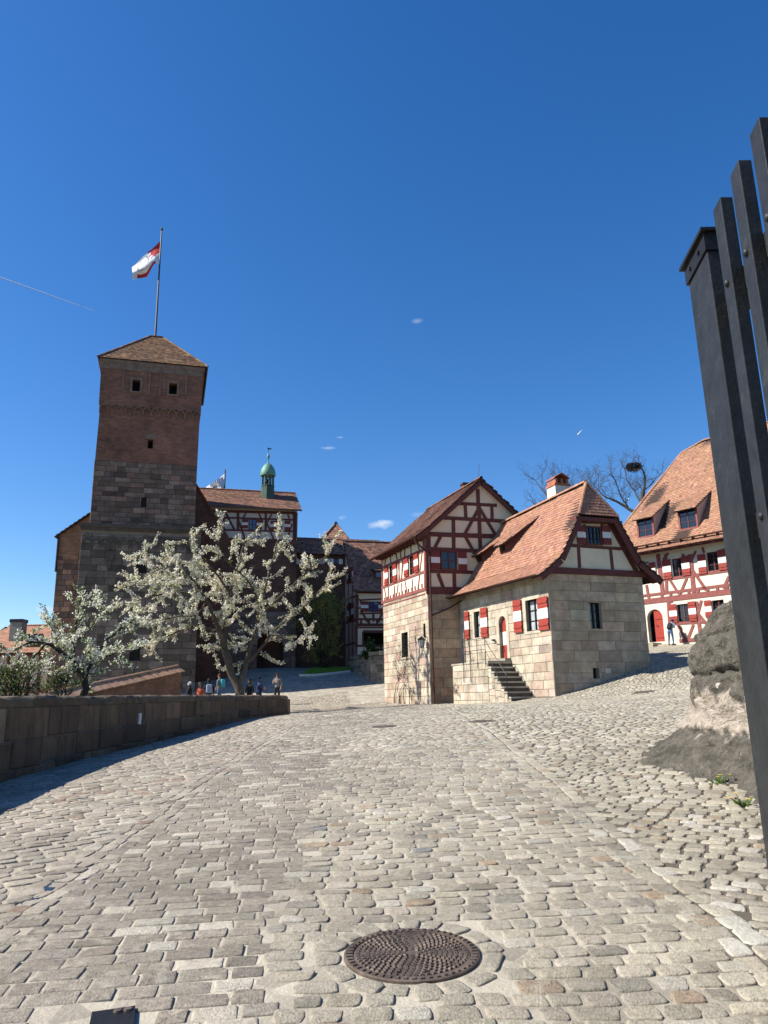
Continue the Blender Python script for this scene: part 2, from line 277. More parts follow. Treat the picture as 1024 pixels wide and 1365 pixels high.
# ------------------------------------------------------------------ paving: every sett a stone of its own shape in one sheet per kind of laying
def stones(name, zones, extra=()):
    quads = []; cols = []; rnd = []
    for q in extra: quads.append(q); cols.append([v*random.uniform(.85,1.1) for v in [1]][0:0] or [.33,.30,.235]); rnd.append((4.5,.012))
    for z in zones:
        th = z['rot']; c, s_ = math.cos(th), math.sin(th); test = z['test']; x0, x1, y0, y1 = z['ext']
        v = y0
        while v < y1:
            h = random.uniform(*z['h'])*(1+.0*v); u = x0 + random.uniform(0, .3); 
            while u < x1:
                w = random.uniform(*z['w'])
                cu, cv = u+w/2, v+h/2
                wx = cu*c - cv*s_; wy = cu*s_ + cv*c
                if test(wx, wy):
                    q = []
                    for du, dv in ((0,0),(w,0),(w,h),(0,h)):
                        g = z['gap']; uu = u+du + (g if du == 0 else -g); vv = v+dv + (g if dv == 0 else -g)
                        uu += random.gauss(0, z['j']); vv += random.gauss(0, z['j']*.8)
                        vv += z.get('wave', .03)*math.sin(uu*1.3+v*.7) + z.get('wave', .03)*.5*math.sin(uu*3.1+v*2.)
                        q.append((uu*c-vv*s_, uu*s_+vv*c))
                    quads.append(q); cols.append(z['pal'](wx, wy)); rnd.append((z['rnd'], z['dome']))
                u += w
            v += h
    Q = np.array(quads); Cc = np.array(cols); R = np.array(rnd); n = len(Q)
    near = Q[:,:,1].mean(1) < 13
    allv = []; allf = []; allc = []; base = 0
    for sel, K, rings in ((near, 16, ((1.,-.012),(.98,.20),(.94,.66),(.84,.92),(.5,1.))), (~near, 8, ((1.,-.01),(.93,.6),(.65,1.)))):
        q = Q[sel]; m = len(q)
        if not m: continue
        ex = R[sel][:,0]; dome = R[sel][:,1]*rng.uniform(.7,1.3,m)*np.interp(q[:,:,1].mean(1), [3,6,10,18], [.62,.52,.38,.26])
        t = np.arange(K)*2*np.pi/K
        ct, st = np.cos(t), np.sin(t)
        p = ex[:,None]
        a = np.sign(ct)[None]*np.abs(ct)[None]**(2/p); b = np.sign(st)[None]*np.abs(st)[None]**(2/p)
        wob = 1+rng.normal(0,1,(m,K))*np.where(ex > 8, .010, .036 if K == 16 else .022)[:,None]; a = a*wob; b = b*wob
        tilt = rng.normal(0,.0016,(m,2)); lift = rng.normal(0,.0011,m)
        V = []
        for sc, zz in rings:
            A = a*sc; B = b*sc
            w00=(1-A)*(1-B)/4; w10=(1+A)*(1-B)/4; w11=(1+A)*(1+B)/4; w01=(1-A)*(1+B)/4
            xy = w00[...,None]*q[:,None,0]+w10[...,None]*q[:,None,1]+w11[...,None]*q[:,None,2]+w01[...,None]*q[:,None,3]
            z = zg(xy[...,0], xy[...,1]) + .0035 + (dome[:,None]*zz if zz > 0 else zz) + (lift[:,None] + A*tilt[:,:1] + B*tilt[:,1:])*(1 if zz > 0 else 0)
            if K == 16 and zz > 0: z = z + rng.normal(0,.0013,z.shape)
            V.append(np.concatenate([xy, z[...,None]], -1))
        cen = q.mean(1); zc = zg(cen[:,0], cen[:,1]) + .0035 + dome*1.02 + lift
        V = np.concatenate(V + [np.c_[cen, zc][:,None,:]], 1)   # m, K*r+1, 3
        nr = len(rings); per = K*nr+1
        F = []
        for r in range(nr-1):
            for k in range(K): F.append((r*K+k, r*K+(k+1)%K, (r+1)*K+(k+1)%K, (r+1)*K+k))
        T3 = [((nr-1)*K+k, (nr-1)*K+(k+1)%K, nr*K) for k in range(K)]
        off = base + np.arange(m)*per
        allv.append(V.reshape(-1,3)); allf.append((off, np.array(F), np.array(T3)))
        allc.append(np.repeat(Cc[sel], per, 0)); base += m*per
    V = np.concatenate(allv); loops = []; starts = []; tot = 0; tots = []
    for off, F, T3 in allf:
        f4 = (off[:,None,None]+F[None]).reshape(-1,4); f3 = (off[:,None,None]+T3[None]).reshape(-1,3)
        loops += [f4.ravel(), f3.ravel()]; tots += [np.full(len(f4),4), np.full(len(f3),3)]
    L = np.concatenate(loops).astype(np.int32); T = np.concatenate(tots).astype(np.int32); S = np.r_[0, np.cumsum(T)[:-1]].astype(np.int32)
    me = D.meshes.new(name); me.vertices.add(len(V)); me.vertices.foreach_set('co', V.ravel().astype(np.float32))
    me.loops.add(len(L)); me.loops.foreach_set('vertex_index', L); me.polygons.add(len(S)); me.polygons.foreach_set('loop_start', S)
    me.update(calc_edges=True); me.validate()
    me.polygons.foreach_set('use_smooth', [True]*len(me.polygons))
    a = me.color_attributes.new('col', 'FLOAT_COLOR', 'POINT'); a.data.foreach_set('color', np.c_[np.concatenate(allc), np.ones(len(V))].ravel().astype(np.float32))
    me.materials.append(M['sett']); o = D.objects.new(name, me); COL.objects.link(o); tag(o, kind='structure'); print(name, n, 'stones', len(V)); return o
def inview(x, y): return y > 2.6 and abs(x) < .56*y+1.6
WALLX = [(3.,-5.3),(11,-5.5),(14.7,-5.54),(20,-5.3),(26,-4.75),(32,-4.)]
def wallx(y): return float(np.interp(y, [a for a,_ in WALLX], [b for _,b in WALLX]))
HOLES = [(.1,4.44,.405),(-.07,15.8,.3),(1.91,16.5,.25),(-1.26,3.8,.0)]
for i in range(4): pass
hh = ground_hit(858,923); HOLES.append((hh[0], hh[1], .38)); h2 = ground_hit(512,969); HOLES[1] = (h2[0], h2[1], .33); h3 = ground_hit(640,962); HOLES[2] = (h3[0], h3[1], .3); h1 = ground_hit(549,1275); HOLES[0] = (h1[0], h1[1], .39); h4 = ground_hit(132,1358); HOLES[3] = (h4[0]-.02, h4[1]-.06, .17)
def nohole(x, y): return all((x-a)**2+(y-b)**2 > (r+(.165 if r > .385 else .045))**2 for a,b,r in HOLES)
def pal(base, sd, extra=None):
    def f(x, y):
        k = random.gauss(1, sd); c = [v*k for v in base]
        if extra:
            for p, cc in extra:
                if random.random() < p: k2 = random.uniform(.85,1.15); c = [v*k2 for v in cc]; break
        return [max(.03, c[0]*random.gauss(1,.01)), max(.03,c[1]), max(.03,c[2]*random.gauss(1,.015))]
    return f
pa = pal((.27,.238,.19), .10, ((.14,(.45,.41,.33)),(.05,(.22,.19,.155))))
pb = pal((.345,.31,.24), .12, ((.035,(.31,.24,.165)),(.006,(.20,.20,.19)),(.08,(.42,.39,.32)),(.08,(.26,.235,.19))))
pc = pal((.36,.325,.25), .15, ((.10,(.46,.43,.36)),(.04,(.34,.27,.19)),(.07,(.25,.22,.175))))
pd = pal((.33,.29,.23), .14, ((.05,(.28,.20,.15)),(.06,(.42,.38,.31))))
def xa(y): return -.62 - .02*(y-4) + .09*math.sin(y*2.1) + (.0 if y < 13 else .15*(y-13))
def road(x, y): return y < 47 and not (y > 31 and x < -4.5-0*(y)) and x > wallx(y)+.02 if y < 32.5 else (x > -7 and y < 50)
def notbuilt(x, y):
    if y > 31.5 and x > 0:      # keep the stones out of the houses
        a = (x-6.8)*.94+(y-32)*.34; b = (x-6.8)*-.41+(y-32)*.91
        if -.2 < a < 4.75 and b > -.05: return False
        a = (x-2.11)*.97+(y-38.45)*.245
        if a > .1 and y > 38.3 and x < 8: return False
    if y < 12 and x > 3.3+.0*y: return x < 4.3
    return True
def T(f): return lambda x, y: inview(x, y) and road(x, y) and notbuilt(x, y) and nohole(x, y) and f(x, y)
RINGQ = []; _cx, _cy, _r = HOLES[0]; _a = 0.
while _a < 2*math.pi-.15:
    _w = random.uniform(.26,.5); _w = 2*math.pi-_a if 2*math.pi-_a-_w < .25 else _w; _o = random.uniform(.09,.17)
    RINGQ.append([(_cx+(_r+_ro)*math.cos(_t), _cy+(_r+_ro)*math.sin(_t)) for _ro, _t in ((-.012,_a+.02),(-.012,_a+_w-.02),(_o,_a+_w-.03),(_o,_a+.03))][::-1]); _a += _w
stones('cobblestone_road', [
 dict(rot=math.radians(7), ext=(-6,12,1,44), h=(.125,.15), w=(.15,.27), gap=.0065, j=.0025, rnd=22., dome=.0065, wave=.004, pal=pa, test=T(lambda x,y: -2.23 < x < xa(y))),
 dict(rot=math.radians(1.5), ext=(-8,12,2,36), h=(.125,.16), w=(.14,.235), gap=.008, j=.009, rnd=5., dome=.010, pal=pb, test=T(lambda x,y: xa(y)-.02 <= x < 1.80 and y < 33 )),
 dict(rot=math.radians(-27), ext=(-24,24,-4,52), h=(.11,.145), w=(.13,.23), gap=.010, j=.008, rnd=5., dome=.015, pal=pc, test=T(lambda x,y: x >= 2.0 )),
 dict(rot=math.radians(90), ext=(1,46,-2.0,-1.85), h=(.145,.15), w=(.16,.26), gap=.005, j=.011, rnd=5., dome=.012, wave=.02, pal=pc, test=T(lambda x,y: True)),
 dict(rot=math.radians(28), ext=(-30,30,-4,44), h=(.13,.17), w=(.16,.26), gap=.008, j=.010, rnd=5., dome=.013, pal=pd, test=T(lambda x,y: x < -2.42)),
 dict(rot=math.radians(90), ext=(1,46,2.17,2.44), h=(.125,.135), w=(.15,.26), gap=.005, j=.014, rnd=5., dome=.010, wave=.02, pal=pd, test=T(lambda x,y: True)),
 dict(rot=math.radians(6), ext=(-10,12,32,52), h=(.14,.18), w=(.17,.26), gap=.006, j=.009, rnd=5., dome=.012, pal=pb, test=T(lambda x,y: xa(y) <= x < 1.97 and y >= 33)),
], extra=RINGQ)
# stones fitted round the big cover
# ------------------------------------------------------------------ walls
class Face:
    def __init__(s, P, Q, off=0.):
        s.P = np.array(P, float); Q = np.array(Q, float); s.L = np.linalg.norm(Q-s.P); s.t = (Q-s.P)/s.L
        n = np.array([s.t[1], -s.t[0]])
        if n@(-s.P) < 0: n = -n
        s.n = n; s.P = s.P + n*off
        s.t3 = np.array([*s.t, 0.]); s.n3 = np.array([*n, 0.])
    def pt(s, u, z, o=0.): p = s.P + s.t*u + s.n*o; return np.array([p[0], p[1], z])
    def uz(s, px, py, o=0.):
        d = ray(px, py); k = ((s.P+s.n*o)@s.n)/(d[:2]@s.n); p = CAM + d*k
        return float((p[:2]-s.P)@s.t), float(p[2])
    def rect(s, x0, y0, x1, y1, o=0.):
        xm, ym = (x0+x1)/2, (y0+y1)/2
        u0, u1 = s.uz(x0, ym, o)[0], s.uz(x1, ym, o)[0]; z0, z1 = s.uz(xm, y1, o)[1], s.uz(xm, y0, o)[1]
        return (min(u0,u1), max(u0,u1), min(z0,z1), max(z0,z1))
    def box(s, mb, u0, u1, z0, z1, o0, o1, m=0, c=None):
        mb.hexa([s.pt(u0,z0,o0), s.pt(u1,z0,o0), s.pt(u1,z0,o1), s.pt(u0,z0,o1), s.pt(u0,z1,o0), s.pt(u1,z1,o0), s.pt(u1,z1,o1), s.pt(u0,z1,o1)], m, c)
    def poly(s, mb, pts, o0, o1, m=0, c=None):
        mb.prism([s.pt(u,z,o0) for u,z in pts], s.n3*(o1-o0), m, c)
    def beam(s, mb, a, b, w, o0=-.05, o1=.03, m=0):
        a = np.array(a, float); b = np.array(b, float); d = nn(b-a); q = np.array([-d[1], d[0]])*w/2
        s.beamk = getattr(s, 'beamk', 0)+1; oo = o1 + (s.beamk % 9)*.0012
        s.poly(mb, [a-q, b-q, b+q, a+q], o0, oo, m)
    def pbeam(s, mb, a, b, w, **k): s.beam(mb, s.uz(*a), s.uz(*b), w, **k)
def sub_rect(r, hs):
    out = [r]
    for h in hs:
        nx = []
        for (a,b,c,d) in out:
            if h[0] >= b or h[1] <= a or h[2] >= d or h[3] <= c: nx.append((a,b,c,d)); continue
            if h[2] > c: nx.append((a,b,c,h[2]))
            if h[3] < d: nx.append((a,b,h[3],d))
            c2, d2 = max(c,h[2]), min(d,h[3])
            if h[0] > a: nx.append((a,h[0],c2,d2))
            if h[1] < b: nx.append((h[1],b,c2,d2))
        out = nx
    return [x for x in out if x[1]-x[0] > .015 and x[3]-x[2] > .015]
def slab(mb, F, u0, u1, z0, z1, holes, o0, o1, m=0):
    for r in sub_rect((u0,u1,z0,z1), holes): F.box(mb, *r, o0, o1, m)
def ashlar(mb, F, u0, u1, z0, z1, holes, pal_, hr=(.28,.42), wr=(.45,1.0), gap=.008, o=.0, th=.05, m=1, quoin=False):
    z = z0
    while z < z1-.02:
        h = min(random.uniform(*hr), z1-z)
        if z1-z-h < .12: h = z1-z
        u = u0; first = True
        while u < u1-.02:
            w = random.uniform(*wr)
            if first: w *= random.uniform(.5,1); first = False
            if u+w > u1-.18: w = u1-u
            c = pal_(z)
            for r in sub_rect((u+gap, u+w-gap, z+gap, z+h-gap), holes):
                oo = o+random.gauss(0,.003)
                j = lambda: random.gauss(0,.004)
                e = .012
                P = [F.pt(r[0],r[2],-th), F.pt(r[1],r[2],-th), F.pt(r[1],r[2],oo-e), F.pt(r[0],r[2],oo-e), F.pt(r[0],r[3],-th), F.pt(r[1],r[3],-th), F.pt(r[1],r[3],oo-e), F.pt(r[0],r[3],oo-e)]
                mb.hexa(P, m, c)
                q = [(r[0]+e+j()*.5,r[2]+e),(r[1]-e,r[2]+e+j()),(r[1]-e,r[3]-e),(r[0]+e,r[3]-e+j())]
                a = [(r[0],r[2]),(r[1],r[2]),(r[1],r[3]),(r[0],r[3])]
                mb.face([F.pt(*k, oo) for k in q], m, c)
                for i in range(4): mb.face([F.pt(*a[i], oo-e+.0005), F.pt(*a[(i+1)%4], oo-e+.0005), F.pt(*q[(i+1)%4], oo), F.pt(*q[i], oo)], m, c)
            u += w
        z += h
def spal(base, sd, extra=()):
    def f(z):
        c = base; s = sd
        for p, cc in extra:
            if random.random() < p: c = cc; s = sd*.7; break
        k = max(.5, random.gauss(1, s)); return [v*k*random.gauss(1,.02) for v in c]
    return f
def window(F, r, parent, cols=2, rows=3, o=-.02, depth=.06, fr=.05, glass='glass_dark', frame='timber', bars='timber', label=None, grid=None):
    u0,u1,z0,z1 = r; mb = MB()
    F.box(mb,u0,u1,z1-fr,z1,o-depth,o+.02); F.box(mb,u0,u1,z0,z0+fr,o-depth,o+.02); F.box(mb,u0,u0+fr,z0+fr,z1-fr,o-depth,o+.018); F.box(mb,u1-fr,u1,z0+fr,z1-fr,o-depth,o+.018)
    w = mb.build('window', M[frame], parent); tag(w, label)
    g = MB(); F.box(g,u0+fr,u1-fr,z0+fr,z1-fr,o-depth,o-depth+.02); g.build('pane', M[glass], w)
    b = MB()
    for i in range(1,cols):
        u = u0+(u1-u0)*i/cols; t = .022 if not (cols==2 or (cols==4 and i==2)) else .035; F.box(b,u-t,u+t,z0+fr,z1-fr,o-depth+.021,o+.006)
    for i in range(1,rows):
        z = z0+(z1-z0)*i/rows; F.box(b,u0+fr,u1-fr,z-.014,z+.014,o-depth+.021,o+.003)
    if grid:
        nu, nz = grid
        for i in range(1,nu): u = u0+(u1-u0)*i/nu; F.box(b,u-.01,u+.01,z0,z1,o+.06,o+.08)
        for i in range(1,nz): z = z0+(z1-z0)*i/nz; F.box(b,u0,u1,z-.01,z+.01,o+.062,o+.078)
    if b.v: b.build('glazing_bars', M[bars], w)
    return w
def shutter(F, r, parent, o=.045, th=.035, red='shutter_red', battens=True, ang=0., hinge=0):
    u0,u1,z0,z1 = r; mb = MB(); h = z1-z0; zs = [z0, z0+h*.345, z0+h*.655, z1]
    def pt(u,z,oo):
        uh = u0 if hinge == 0 else u1
        d = u-uh; return F.pt(uh+d*math.cos(ang), z, oo+abs(d)*math.sin(ang))
    def bx(a,b,c,d,o0,o1,m):
        mb.hexa([pt(a,c,o0),pt(b,c,o0),pt(b,c,o1),pt(a,c,o1),pt(a,d,o0),pt(b,d,o0),pt(b,d,o1),pt(a,d,o1)], m)
    nb = 3; w = (u1-u0)/nb
    for k in range(3):
        for i in range(nb): bx(u0+i*w+.002,u0+(i+1)*w-.002,zs[k],zs[k+1],o,o+th,1 if k==1 else 0)
    if battens:
        for zc in (z0+h*.16, z0+h*.84): bx(u0+.01,u1-.01,zc-.04,zc+.04,o+th,o+th+.025,0)
    return mb.build('shutter', [M[red], M['shutter_white']], parent)
# ------------------------------------------------------------------ roofs
def tpal(base, sd, extra=()):
    def f():
        c = base
        for p, cc in extra:
            if random.random() < p: c = cc; break
        k = max(.45, random.gauss(1, sd)); return [c[0]*k, c[1]*k*random.gauss(1,.05), c[2]*k*random.gauss(1,.06)]
    return f
def inpoly(x, y, P):
    c = False; n = len(P)
    for i in range(n):
        (x1,y1),(x2,y2) = P[i], P[i-1]
        if (y1 > y) != (y2 > y) and x < (x2-x1)*(y-y1)/(y2-y1)+x1: c = not c
    return c
def tiles(mb, poly, eave_dir, pal_, tw=.18, th=.17, lift=.022, thick=.014, m=0, board=None, bm=1, round_=True, sag=.0):
    """poly: 3D planar points, first edge = eave. eave_dir unit vector. Courses of plain tiles, kept where the centre falls inside."""
    P = [np.array(p, float) for p in poly]; e = nn(P[1]-P[0])
    nrm = np.zeros(3)
    for i in range(len(P)): nrm += np.cross(P[i]-P[0], P[(i+1)%len(P)]-P[0])
    nrm = nn(nrm); 
    if nrm[2] < 0: nrm = -nrm
    up = nn(np.cross(nrm, e)); 
    if up[2] < 0: up = -up
    loc = [((p-P[0])@e, (p-P[0])@up) for p in P]
    if board is not None: board.prism([p-nrm*.012 for p in P], -nrm*.06, bm)
    s0, s1 = min(a for a,_ in loc), max(a for a,_ in loc); t1 = max(b for _,b in loc)
    row = 0; t = 0.
    while t < t1:
        s = s0 + (tw/2 if row % 2 else 0) - random.uniform(0,.01)
        while s < s1+tw:
            if inpoly(s, min(t+th*.5, t1-.01), loc):
                c = pal_(); g = .003; l2 = lift+random.gauss(0,.003); sk = random.gauss(0,.002); hgt = lambda a,b: sag*math.sin(a*.9+b*.6)+sag*.6*math.sin(a*2.3-b*1.1)
                def q(a, b, h): return P[0]+e*a+up*b+nrm*(h+hgt(a,b))
                a0, a1 = s-tw/2+g, s+tw/2-g; tt = t+sk-.02
                tope = min(t+th+.02, t1)
                v = [q(a0,tope,.003), q(a1,tope,.003), q(a1,tt+.03,l2), q(s+tw*.22,tt,l2+.002), q(s-tw*.22,tt,l2+.002), q(a0,tt+.03,l2)]
                i = len(mb.v)
                for p in v: mb.v.append(tuple(p))
                for p in v[2:]: mb.v.append(tuple(p-nrm*thick))
                mb.f.append((i,i+1,i+2,i+3,i+4,i+5)); mb.f.append((i+2,i+6,i+7,i+3)); mb.f.append((i+3,i+7,i+8,i+4)); mb.f.append((i+4,i+8,i+9,i+5))
                mb.m += [m]*4; mb.c += [c]*4; mb.st += [None]*4
            s += tw
        t += th; row += 1
def ridge(mb, a, b, pal_, r=.09, seg=.36, m=0, sagz=0.):
    a = np.array(a, float); b = np.array(b, float); L = np.linalg.norm(b-a); n = max(1, int(L/seg)); d = (b-a)/L
    side = nn(np.cross(d, [0,0,1.])); upv = np.cross(side, d)
    for k in range(n):
        c = pal_(); p0 = a+d*(L*k/n); p1 = a+d*(L*(k+1)/n+.03); r0, r1 = r*1.0, r*1.12
        K = 5; i = len(mb.v)
        for p, rr in ((p0,r0),(p1,r1)):
            for q in range(K+1):
                t = math.pi*q/K; mb.v.append(tuple(p + side*math.cos(t)*rr + upv*(math.sin(t)*rr-.02)))
        for q in range(K): mb.f.append((i+q,i+q+1,i+K+1+q+1,i+K+1+q)); mb.m.append(m); mb.c.append(c); mb.st.append(None)
        mb.f.append(tuple(i+K+1+q for q in range(K+1))); mb.m.append(m); mb.c.append(c); mb.st.append(None)
TP_A = tpal((.37,.185,.12), .10, ((.06,(.30,.14,.09)),(.08,(.42,.23,.155))))
TP_C = tpal((.38,.20,.125), .11, ((.07,(.30,.155,.10)),(.08,(.44,.26,.165))))
TP_B = tpal((.14,.065,.045), .2, ((.2,(.15,.07,.05)),))
TP_D = tpal((.20,.09,.06), .2, ((.2,(.12,.06,.045)),))
def dormer(F, ez, eo, m_, u0, u1, of, h, p2, parent, pal_, cheek='timber', front=None, ov=.15, glass='glass_dark', rmat='tile', label=None, sh=True, wallm='plaster_light'):
    """wedge dormer: main roof surface z = ez + m_*(eo-o) ; front wall at outward coordinate of"""
    zr = lambda o: ez + m_*(eo-o)
    zt = zr(of)+h; back = of - h/(m_-p2)
    d = MB()
    for u, s in ((u0,1),(u1,-1)):
        d.prism([F.pt(u,zr(of)-.05,of), F.pt(u,zt,of), F.pt(u,zr(back),back), F.pt(u,zr(back)-.1,back)], F.t3*s*.06, 0)
    F.box(d, u0+.04, u1-.04, zr(of)-.1, zr(of)+.02, of-.05, of-.02, 0)
    dm = d.build('dormer', M[wallm], parent); tag(dm, label)
    b = MB(); 
    F.box(b,u0-.02,u1+.02,zt-.1,zt,of-.06,of+.03); F.box(b,u0-.02,u1+.02,zr(of)-.05,zr(of)+.09,of-.06,of+.035); F.box(b,u0-.02,u0+.1,zr(of),zt,of-.05,of+.025); F.box(b,u1-.1,u1+.02,zr(of),zt,of-.05,of+.025)
    for u, s in ((u0,-1),(u1,1)):
        a1 = F.pt(u,zt+.0,of); a2 = F.pt(u,zr(back),back); b.prism([a1, a2, a2-np.array([0,0,.1]), a1-np.array([0,0,.1])], F.t3*s*.02, 0)
    b.build('dormer_frame', M[cheek], dm)
    g = MB(); F.box(g,u0+.1,u1-.1,zr(of)+.09,zt-.1,of-.05,of-.03); g.build('pane', M[glass], dm)
    if front:
        gb = MB(); uc = (u0+u1)/2; F.box(gb,uc-.025,uc+.025,zr(of)+.09,zt-.1,of-.03,of+.0)
        for k in (1,2): zz = zr(of)+.09+(zt-zr(of)-.19)*k/3; F.box(gb,u0+.1,u1-.1,zz-.015,zz+.015,of-.03,of-.003)
        gb.build('glazing_bars', M['timber'], dm)
    t = MB(); w = .12
    z1 = zt - p2*ov
    poly = [F.pt(u0-w,z1+.03,of+ov), F.pt(u1+w,z1+.03,of+ov), F.pt(u1+w,zr(back)+.03,back), F.pt(u0-w,zr(back)+.03,back)]
    tiles(t, poly, None, pal_, board=t, lift=.02); t.build('dormer_roof', [M[rmat], M['roof_board']], dm)
    return dm
def gutter(mb, a, b, r=.07, m=0):
    a = np.array(a, float); b = np.array(b, float); d = nn(b-a); side = nn(np.cross(d,[0,0,1.])); K = 6; i = len(mb.v)
    for p in (a,b):
        for rr in (r, r-.008):
            for q in range(K+1): t = math.pi+math.pi*q/K; mb.v.append(tuple(p+side*math.cos(t)*rr+np.array([0,0,1.])*math.sin(t)*rr))
    n = K+1
    for q in range(K):
        mb.f.append((i+q,i+q+1,i+2*n+q+1,i+2*n+q)); mb.f.append((i+n+q,i+n+q+1,i+3*n+q+1,i+3*n+q)); mb.m += [m,m]; mb.c += [None]*2; mb.st += [None]*2
# ================================================================== HOUSE A: small stone house with stairs
SP_A = spal((.50,.425,.325), .08, ((.10,(.46,.345,.265)),(.08,(.37,.31,.235)),(.1,(.55,.49,.39))))
SP_AG = spal((.48,.365,.245), .08, ((.12,(.41,.29,.19)),(.12,(.37,.28,.19)),(.08,(.51,.42,.30))))
def house_a():
    C0, R0, L0 = (6.8,32.), (11.3,33.6), (3.6,39.2)
    g = empty('stone_house', (8,35,1.6), 'small sandstone house with steep orange tiled half hipped roof and outside stair', 'house')
    FG = Face(C0, R0); FL = Face(C0, L0); Lg = 4.80
    zt = 6.74
    w1 = FL.rect(701.6,799,717.5,841); w2 = FL.rect(632.5,815,640.5,850); dr = (3.33,3.93,3.37,5.30)
    w1 = (w1[0], w1[1], w1[2], w1[3])
    b = MB(); holesL = [w1, w2, dr]
    slab(b, FL, 0, 8.0, .6, zt, holesL, -.5, -.03, 0)
    ashlar(b, FL, 0.0, 8.0, .9, zt, [(h[0],h[1],h[2],h[3]) for h in holesL], SP_A, hr=(.3,.42), wr=(.5,1.15), gap=.007)
    for h, zz in ((w1,0),(w2,0)):   # smooth stone surrounds
        for r in ((h[0]-.17,h[0],h[2]-.12,h[3]+.14),(h[1],h[1]+.17,h[2]-.12,h[3]+.14),(h[0],h[1],h[3],h[3]+.14),(h[0],h[1],h[2]-.12,h[2])):
            F_ = FL; F_.box(b, *r, -.3, .022, 1, [.54,.47,.36])
    for r in ((dr[0]-.2,dr[0],dr[2],dr[3]+.2),(dr[1],dr[1]+.2,dr[2],dr[3]+.2)): FL.box(b, *r, -.4, .02, 1, [.50,.43,.33])
    # pointed-round door head
    uc = (dr[0]+dr[1])/2; hw = (dr[1]-dr[0])/2; zs = dr[3]-.32; N = 10
    for k in range(N):
        t0, t1 = math.pi*k/N, math.pi*(k+1)/N
        f = lambda t: (uc+hw*math.cos(t), zs+.32*math.sin(t))
        FL.poly(b, [f(t0), f(t1), (f(t1)[0], dr[3]+.2), (f(t0)[0], dr[3]+.2)], -.4, .018, 1, [.50,.43,.33])
    wl = (FG.rect(787,803,802.5,838)); lo = FG.rect(791,890.5,799.5,904.5)
    slab(b, FG, 0, Lg, .6, zt, [wl, lo], -.5, -.03, 0)
    ashlar(b, FG, .0, Lg, .9, zt-.02, [wl, lo], SP_AG, hr=(.34,.48), wr=(.7,1.5), gap=.006)
    FR = Face(FG.pt(4.76,0,-.05)[:2], FG.pt(4.76,0,-7)[:2]); FR.n = FG.t; FR.n3 = FG.t3
    slab(b, FR, 0, 7., .6, zt, [], -.5, 0, 0)
    b.build('stone_wall', [M['wall_mortar'], M['sandstone']], g)
    # dark inside
    v = MB(); v.prism([FG.pt(.55,.8,-.55), FG.pt(Lg-.6,.8,-.55), FG.pt(Lg-.6,.8,-6.4), FG.pt(.55,.8,-6.4)], (0,0,5.6), 0); v.build('dark_interior', M['void'], g)
    # windows and shutters
    W = window(FL, w1, g, 2, 3, o=-.16, glass='glass_pale', bars='iron', frame='iron'); 
    shutter(FL, FL.rect(717.2,795.5,730.5,840, .06), W, o=.04, hinge=0); shutter(FL, FL.rect(684.5,799.5,695,843.5, .06), W, o=.04)
    W = window(FL, w2, g, 2, 2, o=-.16, glass='glass_pale', bars='iron', frame='iron')
    shutter(FL, FL.rect(640.8,810,649.5,849.5,.06), W, o=.04); shutter(FL, FL.rect(619.5,815,625,852,.06), W, o=.04)
    window(FG, wl, g, 2, 3, o=-.2, glass='glass_dark', bars='iron', frame='iron', label='small iron barred window in the shaded gable wall')
    mb = MB(); FG.box(mb, lo[0], lo[1], lo[2], lo[3], -.45, -.3); mb.build('cellar_opening', M['void'], g)
    # door: red white red
    mb = MB(); zs_ = [dr[2], dr[2]+.62, dr[2]+1.22, dr[3]-.02]
    for k in range(3):
        for i in range(4):
            ww = (dr[1]-dr[0])/4; FL.box(mb, dr[0]+i*ww+.003, dr[0]+(i+1)*ww-.003, zs_[k], zs_[k+1], -.20, -.14, 1 if k == 1 else 0)
    dd = mb.build('door', [M['shutter_red'], M['shutter_white']], g)
    mb = MB(); mb.tube([FL.pt(dr[0]+.08,4.35,-.14), FL.pt(dr[0]+.08,4.35,-.08), FL.pt(dr[0]+.2,4.35,-.08)], .014); mb.build('handle', M['iron'], dd)
    # gable timbering
    m = MB(); uL, uR = .12, Lg-.12
    prof = [(-.25,6.80),(.55,7.45),(1.52,9.1),(3.50,9.1),(4.42,7.45),(5.2,6.80)]
    m.prism([FG.pt(u,z,-.10) for u,z in [(0,6.9),(.5,7.4),(1.5,9.12),(3.5,9.12),(4.45,7.4),(Lg,6.9)]], FG.n3*.1, 0)
    m.build('gable_plaster', M['plaster'], g)
    m = MB(); FG.beam(m, (-.12,6.84), (Lg+.12,6.84), .26, -.1, .08)
    FG.pbeam(m, (752,726.5), (833,732), .13)
    FG.pbeam(m, (771,729), (772.5,757), .14); FG.pbeam(m, (813.5,731), (816.5,759), .14)
    FG.pbeam(m, (767,695), (829,697), .16)
    FG.pbeam(m, (779,699), (779,727), .1); FG.pbeam(m, (802,699), (802,727), .1)
    FG.beam(m, (.25,6.9), (1.75,9.15), .22); FG.beam(m, (Lg-.25,6.9), (3.3,9.15), .22)
    m.build('timber_frame', M['timber'], g)
    gw = FG.rect(780.5,702,800,726.5); W = window(FG, gw, g, 4, 3, o=.075, glass='glass_dark', bars='iron', frame='timber')
    shutter(FG, FG.rect(768,701,779.5,725.5), W, o=.06, red='old_red'); shutter(FG, FG.rect(802,701,813,726.5), W, o=.06, red='old_red')
    # roof
    ridgeu, rz = 2.5, 10.92; oF = .38; oB = -8.6
    r = MB()
    A1 = (-.62,6.58); A2 = (.42,7.36); A3 = (1.50,9.28); A4 = (ridgeu, rz)
    mir = lambda p: (2*ridgeu-p[0], p[1])
    # back edge lies on the neighbour's gable
    sk = -FL.t3
    P = lambda u,z,o=0.: FG.pt(u,z,0)+sk*o
